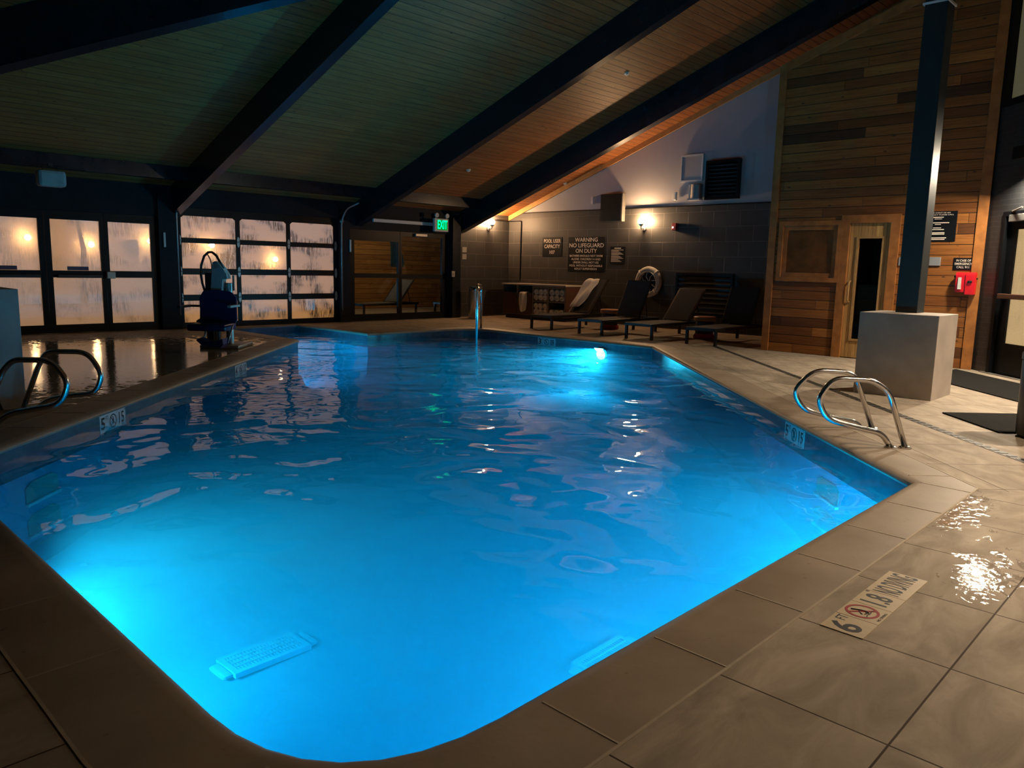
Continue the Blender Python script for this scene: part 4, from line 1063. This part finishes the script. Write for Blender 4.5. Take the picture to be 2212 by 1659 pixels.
rail(8.10, [(-45, 905), (6, 800), (28, 777), (112, 778), (150, 828), (130, 874), (79, 882), (20, 893), (-18, 905)], 'dark stainless looped ladder rail on left deck, cut by photo edge', 0)
# stair handrail in the far corner, seen end on
o = thing('stair_handrail', 'tall polished steel handrail standing in the far pool corner', 'handrail', (10.99, 11.55, 0))
A2 = Vector((S2, S2, 0)); q0 = Vector((9.665, 10.245, 0)); q1 = Vector((10.99, 11.52, 0))
mb = MB(); P = [q0+Vector((0, 0, -.95)), q0+Vector((0, 0, .93)), q1+Vector((0, 0, .88)), q1]; mb.tube(arc(P, .14, 6), .024, 14); mb.tube([q1+Vector((0, 0, .5)), q0+Vector((0, 0, .5))], .016, 10); mb.build('rail_tube', 'stainless', o, smooth=True)
mb = MB(); mb.lathe(q1+Vector((0, 0, .001)), [(.05, 0), (.05, .01), (.026, .02)], 20); mb.build('escutcheon', 'stainless', o, smooth='auto')

# pool access lift
KS = 15.9
FL = Fr((KS/2, KS/2, 0), (S2, -S2, 0), (-S2, -S2, 0))
g = lambda px, py, d=0: FL.p(*FL.uv(px, py, d), d)
uc = FL.uv(473, 670)[0]; base = FL.p(uc, 0, -.25)
o = thing('pool_lift', 'blue pool access lift chair with covered mast on left deck', 'pool lift', base)
mb = MB(); mb.fbox(FL, uc-.28, uc+.28, .0, .05, -.62, .05, .01); mb.cyl(FL.p(uc+.08, .05, -.2), FL.p(uc+.08, .95, -.2), .055, 20); mb.cyl(FL.p(uc-.08, .05, -.2), FL.p(uc-.08, .60, -.2), .03, 16); mb.build('base', 'grey_steel', o, smooth='auto')
# chair back, seat, arms
def up(pts, d): return [g(px, py, d) for px, py in pts]
back = [(442, 627), (433, 642), (434, 664), (436, 672), (436, 688), (426, 692), (428, 700), (508, 702), (514, 690), (511, 670), (513, 660), (512, 643), (500, 630), (470, 625.5)]
mb = MB(); mb.prism(up(back, .0), FL.n*.05); bmesh.ops.bevel(mb.b, geom=[e for e in mb.b.edges if e.calc_length() > .0], offset=.008, segments=2, affect='EDGES'); mb.build('backrest', 'navy_plastic', o, smooth='auto')
mb = MB(); su, sv = FL.uv(470, 700)
mb.fbox(FL, su-.27, su+.27, sv-.07, sv+.03, -.02, .46, .03); mb.build('seat', 'navy_plastic', o, smooth='auto')
for s, (pa, pb) in enumerate((((407, 659.5), (433, 659)), ((498, 659), (516, 659)))):
    a, b = FL.uv(*pa), FL.uv(*pb); mb = MB(); uu = a[0]+.03 if s == 0 else b[0]
    mb.fbox(FL, uu-.028, uu+.028, a[1]-.02, a[1]+.015, .02, .42, .012)
    mb.fbox(FL, min(uu, (b if s == 0 else a)[0]), max(uu, (b if s == 0 else a)[0]), a[1]-.018, a[1]+.012, .01, .05)
    mb.build('armrest', 'grey_cover' if s else 'black_plastic', o)
mb = MB(); mb.tube([g(503, 702, .3), g(492, 742, .55)], .012, 8); mb.tube([g(446, 702, .3), g(440, 738, .55)], .012, 8); mb.build('footrest_strut', 'grey_steel', o, smooth=True)
mb = MB(); mb.prism(up([(437, 732), (440, 728), (455, 734), (480, 735), (492, 729), (494, 741), (488, 749), (470, 746), (448, 742)], .5), FL.n*.22); mb.build('footrest', 'navy_plastic', o)
mb = MB(); mb.tube([g(438, 733, .56), g(439, 742, .58), g(448, 746, .58), g(452, 741, .56)], .008, 6); mb.tube([g(x, y, .45) for x, y in ((434, 700), (450, 706), (480, 708), (500, 703))], .014, 6); mb.build('strap', 'navy_plastic', o, smooth=True)
# mast, covered battery head, looped hose
mb = MB(); a = FL.uv(446, 632, -.15); b = FL.uv(461, 589, -.15); mb.fbox(FL, a[0], b[0], .05, b[1], -.22, -.10, .012); mb.build('mast', 'black_plastic', o)
cover = [(464, 628), (467, 568), (467, 566), (478, 565), (488, 578), (497, 592), (499, 602), (489, 603), (487, 628)]
mb = MB(); mb.prism(up(cover, -.22), FL.n*.16); mb.build('battery_cover', 'grey_cover', o)
mb = MB(); mb.prism(up([(468, 580), (467, 567), (471, 564.5), (476, 566), (483, 579)], -.21), FL.n*.15); mb.fbox(FL, FL.uv(496, 610)[0]-.012, FL.uv(496, 610)[0]+.012, .84, FL.uv(496, 595)[1], -.18, -.15); mb.build('motor_cap', 'grey_steel', o)
hose = [(443, 630), (437, 612), (433.5, 590), (435, 572), (441, 553), (450, 545), (458, 544.5), (467, 552), (475, 566), (483, 580)]
mb = MB(); mb.tube([g(x, y, -.1) for x, y in hose], .017, 10); mb.build('hose', 'black_plastic', o, smooth=True)
mb = MB(); mb.tube([g(x, y, -.12) for x, y in ((448, 549), (454, 560), (457, 572), (458, 590))], .008, 8); mb.build('cable', 'black_plastic', o, smooth=True)

# ================================================================== MATS AND BIN
def mat(pts, label):
    c = sum((Vector((*p, 0)) for p in pts), Vector())/4
    mb = MB(); mb.prism([(*p, .001) for p in pts], (0, 0, .012)); bmesh.ops.bevel(mb.b, geom=mb.b.edges[:], offset=.003, segments=1, affect='EDGES'); tag(mb.build('floor_mat', 'mat_fabric', loc=c), label, 'mat', 'charcoal door mats')
def ad(k, s, kk): # point with y-x=k and x+y=s
    return ((s-k)/2, (s+k)/2)
mat([ad(-8.93, 14.75, 0), ad(-8.93, 11.3, 0), ad(-7.62, 10.6, 0), ad(-7.62, 13.6, 0)], 'charcoal mat along the glazed door beyond the pedestal')
mat([ad(-5.90, 9.94, 0), ad(-5.86, 8.70, 0), ad(-7.2, 8.70, 0), ad(-7.2, 9.94, 0)], 'charcoal mat on the deck right of the trench drain')
q = onz(2199, 946)
o = thing('waste_bin', 'black bin at the right photo edge standing by the mat', 'waste bin', (q.x+.1, q.y-.25, 0))
mb = MB(); c = q+Vector((S2, -S2, 0))*.225
mb.lathe(c, [(.19, 0), (.21, .03), (.22, .62), (.20, .63)], 28); mb.build('body', 'black_plastic', o, smooth='auto')
mb = MB(); mb.lathe(c+Vector((0, 0, .63)), [(.225, 0), (.225, .05), (.15, .12), (.001, .13)], 28); mb.build('lid', 'black_plastic', o, smooth='auto')

# ================================================================== PATIO OUTSIDE
mb = MB(); w = .2
slab(mb, Fr((0, 14.6, 0), (1, 0, 0), (0, 0, 1), (0, 1, 0)), -8, 22, 0, 12.6, [(4.2, 11.7, 3.8, 9.4)], -.1, -.015)
struct(mb.build('ground', 'patio_concrete'), 'concrete patio outside', 'patio')
# outside plunge pool
o = thing('outdoor_pool', 'small lit outdoor pool seen blurred through fogged glass', 'pool', (7, 21.5, 0))
mb = MB(); mb.box(4.2, 11.7, 18.4, 24, -1.0, -.9); mb.box(4.1, 4.2, 18.3, 24.1, -1, -.02); mb.box(11.7, 11.8, 18.3, 24.1, -1, -.02); mb.box(4.2, 11.7, 18.3, 18.4, -1, -.02); mb.box(4.2, 11.7, 24.0, 24.1, -1, .25); mb.build('basin', 'pool_plaster', o)
mb = MB(); mb.poly([(4.2, 18.4, -.1), (11.7, 18.4, -.1), (11.7, 24, -.1), (4.2, 24, -.1)]); mb.build('water', 'patio_water', o, normals=False)
mb = MB(); mb.box(-8, 22, 26.6, 26.8, -.1, 4.5); struct(mb.build('wall_patio', 'stucco'), 'warm stucco wall across the patio', 'wall')
mb = MB(); mb.box(12.4, 22, 18.6, 18.8, -.1, 3.6); struct(mb.build('wall_patio_cedar', 'patio_cedar'), 'cedar screen wall across the patio', 'wall')
mb = MB(); mb.box(-8.2, -8, 14.6, 26.8, -.1, 4.5); mb.box(22, 22.2, 14.6, 26.8, -.1, 4.5); struct(mb.build('wall_patio_end', 'stucco'), 'end walls of the patio', 'wall')
FP = Fr((0, 26.6, 0), (1, 0, 0), (0, -1, 0)); FP2 = Fr((0, 18.6, 0), (1, 0, 0), (0, -1, 0))
def plight(px, py, lab, pw=60):
    q = onplane(px, py, (0, 26.35, 0), (0, 1, 0))
    o = thing('patio_light', lab, 'wall light', q, 'patio wall lights beyond the fogged glass')
    mb = MB(); mb.lathe(q+Vector((0, .25, 0)), [(.06, 0), (.06, .04), (.03, .05)], 12, (0, -1, 0)); mb.cyl(q+Vector((0, .2, 0)), q+Vector((0, .03, -.06)), .015, 6); mb.build('bracket', 'grey_steel', o)
    mb = MB(); bmesh.ops.create_icosphere(mb.b, subdivisions=2, radius=.085, matrix=Matrix.Translation(q)); mb.build('globe', 'patio_bulb', o, smooth=True)
plight(60, 513, 'blurred patio wall light seen through the leftmost fogged pane')
plight(197, 528, 'blurred patio wall light seen through the second fogged door')
plight(325, 521, 'blurred patio wall light at the sidelight edge')
plight(458, 530, 'blurred patio wall light behind the lift hose')
plight(595, 560, 'blurred patio wall light behind middle garage panes')
u0, v1 = FP.uv(271, 518); u1, v0 = FP.uv(299, 550)
mb = MB(); mb.fbox(FP, u0, u1, v0, v1, 0, .04); tag(mb.build('patio_notice', 'sign_black'), 'black square notice on the patio wall behind the sidelight', 'sign')
# tree with lit leaves behind the second door
q = onplane(172, 482, (0, 20.5, 0), (0, 1, 0))
q_tree = q.copy(); o = thing('patio_tree', 'small tree with lit leaves above the patio, behind second door', 'tree', (q.x, q.y, 0))
mb = MB(); mb.tube([(q.x, q.y, 0), (q.x+.05, q.y, 1.5), (q.x-.05, q.y, q.z)], .06, 8, radii=[.08, .06, .03]); mb.build('trunk', 'brown_laminate', o)
mb = MB()
for k in range(260):
    a, b, r = random.uniform(0, 2*PI), random.uniform(-.4, 1.3), random.uniform(.2, .75)
    c = Vector((q.x+r*math.cos(a)*math.cos(b), q.y+.6*r*math.sin(a), q.z+.45+r*.75*math.sin(b))); d1 = Vector((random.uniform(-1, 1), random.uniform(-1, 1), random.uniform(-1, 1))).normalized()*.06; d2 = d1.cross(Vector((random.uniform(-1, 1), 1, random.uniform(-1, 1)))).normalized()*.03
    mb.poly([c-d1, c+d2, c+d1, c-d2])
mb.build('foliage', 'leaf_green', o, normals=False)
# patio loungers and robe beyond the clear exit glass
def patio_lounger(x, y, ang, rz, label):
    t, fb = lounger(x, y, ang, .8, label, 'patio_sling', rz); t['group'] = 'patio loungers'; return t
simple('patio_sling', (.17, .16, .14), .8, var=.1, scale=40)
patio_lounger(10.9, 15.9, math.radians(48), math.radians(8), 'pale patio lounger seen through the exit sidelight')
patio_lounger(13.4, 15.6, math.radians(46), math.radians(0), 'dark patio lounger seen through the exit door')
mb = MB(); mb.box(10.6, 11.25, 17.2, 17.7, 0, .42, .03); tag(mb.build('patio_box', 'black_plastic', loc=(10.9, 17.4, 0)), 'dark low box on patio behind the sidelight', 'box')
u0, v1 = FB.uv(840, 510, -.35); u1, v0 = FB.uv(862, 577, -.35)
rows = []
for j in range(10):
    t = j/9; r = []
    for i in range(8):
        s = i/7; r.append(FB.p(u0+.02+(u1-u0+.06)*s*(1-.15*math.sin(t*5)), v1-(v1-v0)*t, -.35+.05*math.sin(s*13+t*2)))
    rows.append(r)
tag(sheet(rows, 'hanging_robe', 'teal_cloth', .02), 'teal cloth hanging outside at the exit sidelight', 'towel')
mb = MB(); mb.cyl(FB.p(u0-.5, v1+.02, -.35), FB.p(u1+.3, v1+.02, -.35), .012, 8); mb.cyl(FB.p(u0-.5, v1+.02, -.35), FB.p(u0-.5, v1+.02, -.2), .012, 8); mb.cyl(FB.p(u1+.3, v1+.02, -.35), FB.p(u1+.3, v1+.02, -.2), .012, 8); tag(mb.build('robe_rail', 'grey_steel'), 'thin rail holding the teal cloth outside', 'rail')

# ================================================================== LIGHTS
def area(name, loc, target, size, power, col, spread=180, shape='DISK', sy=None):
    l = bpy.data.lights.new(name, 'AREA'); l.shape = shape; l.size = size; l.energy = power; l.color = col; l.spread = math.radians(spread)
    if sy: l.size_y = sy
    o = bpy.data.objects.new(name, l); C.objects.link(o); o.location = loc; o.rotation_euler = (Vector(target)-Vector(loc)).to_track_quat('-Z', 'Y').to_euler(); return o
PB = (0, .56, 1); PC = (.03, .70, 1)
q = onplane(1300, 765, (XF-.02, 0, 0), (1, 0, 0))
lq = onplane(1300, 765, (XF, 0, 0), (1, 0, 0)); 
pool_light((XF-.005, lq.y, max(lq.z, -.55)), (-1, 0, -.1), 'round underwater light glowing white on the far pool wall', 165, (.04, .68, 1))
pool_light((XN+.005, 4.25, -.60), (1, 0, -.12), 'round underwater light hidden under the near left coping', 72, PC, spread=150)
pool_light((2.6, YN+.005, -.70), (.1, 1, -.15), 'round underwater light hidden under the near right coping', 40, PB, spread=150)
pool_light((4.45, YN+.005, -.70), (.5, 1, -.1), 'second underwater light hidden under the near right coping', 108, PB, spread=150)
pool_light((6.725, 12.4, -.45), (1, -.25, -.1), 'round underwater light in the left channel wall by the garage door', 40, PB, spread=150)
area('patio_pool_lamp', (7.5, 23.9, -.5), (7.5, 18.4, -.7), .3, 300, (.12, .6, 1))
area('patio_fill', (2, 21, 3.8), (4, 26.6, 1.2), .5, 60, (1, .50, .22))  # added fill without a fixture, warms the stucco behind the panes
area('patio_fill', (11, 21, 3.8), (12, 26.6, 1.2), .5, 50, (1, .46, .17))  # second added fill for the stucco wall
area('patio_tree_fill', (q_tree.x+.3, 19.4, 1.2), (q_tree.x, 20.5, 3.4), .3, 60, (1, .85, .4))  # unseen light added to brighten the leaves
area('patio_fill', (12.5, 16.2, 3.3), (12, 18.6, 1.0), .4, 26, (1, .72, .36))  # added fill for the cedar screen, no fixture

# shaded downlight on the right wall, just outside the frame
o = thing('wall_downlight', 'shaded wall lamp on the brick wall above the glass door', 'wall light', (11.36, 2.24, 2.7))
fw = Fr((11.36, 2.24, 2.72), (-S2, -S2, 0), (-S2, S2, 0))
mb = MB(); mb.fbox(fw, -.16, .16, 0, .16, -.2, .0, .01); mb.fbox(fw, -.16, .16, -.0, .16, -.2, .12, .01); mb.build('shade', 'black_frame', o)
area('wall_downlight_lamp', (11.30, 2.30, 2.70), (10.3, 2.9, 0), .16, 115, (1, .84, .62), 160)
# recessed ceiling downlights behind the camera
def downlight(x, y, z, power, col, spread, label):
    o = thing('ceiling_downlight', label, 'downlight', (x, y, z)); mb = MB(); mb.lathe((x, y, z), [(.13, 0), (.13, .12), (.05, .16)], 20); mb.build('housing', 'black_frame', o)
    area('downlight_lamp', (x, y, z-.02), (x, y, 0), .22, power, col, spread)
downlight(8.85, -.15, 3.7, 220, (1, .80, .58), 130, 'downlight over the deck beside the brick wall')
downlight(5.2, -1.5, 3.6, 175, (1, .77, .52), 128, 'downlight over the right deck behind the camera')

sc = bpy.context.scene
w = bpy.data.worlds.new('night'); sc.world = w; w.use_nodes = True; w.node_tree.nodes['Background'].inputs[0].default_value = (.02, .03, .06, 1); w.node_tree.nodes['Background'].inputs[1].default_value = .05
sc.view_settings.view_transform = 'Standard'; sc.view_settings.look = 'None'; sc.view_settings.gamma = 1; sc.view_settings.use_curve_mapping = False; sc.view_settings.exposure = 0
cy = sc.cycles
cy.use_denoising = True; cy.volume_bounces = 1; cy.use_adaptive_sampling = True; cy.adaptive_threshold = .04; cy.max_bounces = 6; cy.diffuse_bounces = 3; cy.glossy_bounces = 3; cy.transmission_bounces = 3; cy.transparent_max_bounces = 10
cy.caustics_reflective = False; cy.caustics_refractive = False; cy.sample_clamp_indirect = 4; cy.sample_clamp_direct = 0
cy.use_denoising = True; cy.volume_bounces = 1; cy.use_adaptive_sampling = True; cy.adaptive_threshold = .04; cy.max_bounces = 6; cy.diffuse_bounces = 3; cy.glossy_bounces = 3; cy.transmission_bounces = 3; cy.transparent_max_bounces = 10
cy.caustics_reflective = False; cy.caustics_refractive = False; cy.sample_clamp_indirect = 4; cy.sample_clamp_direct = 0
cy.use_light_tree=False
for k in ('exit_dim','strobe_spot','pool_lens','fogged_glow_glass','fogged_door_glow_glass','lobby_glow_glass','lobby_upper_glow_glass','patio_bulb'):
    M[k].cycles.emission_sampling='NONE'
cy.max_bounces=5; cy.diffuse_bounces=2; cy.glossy_bounces=3; cy.adaptive_threshold=.06
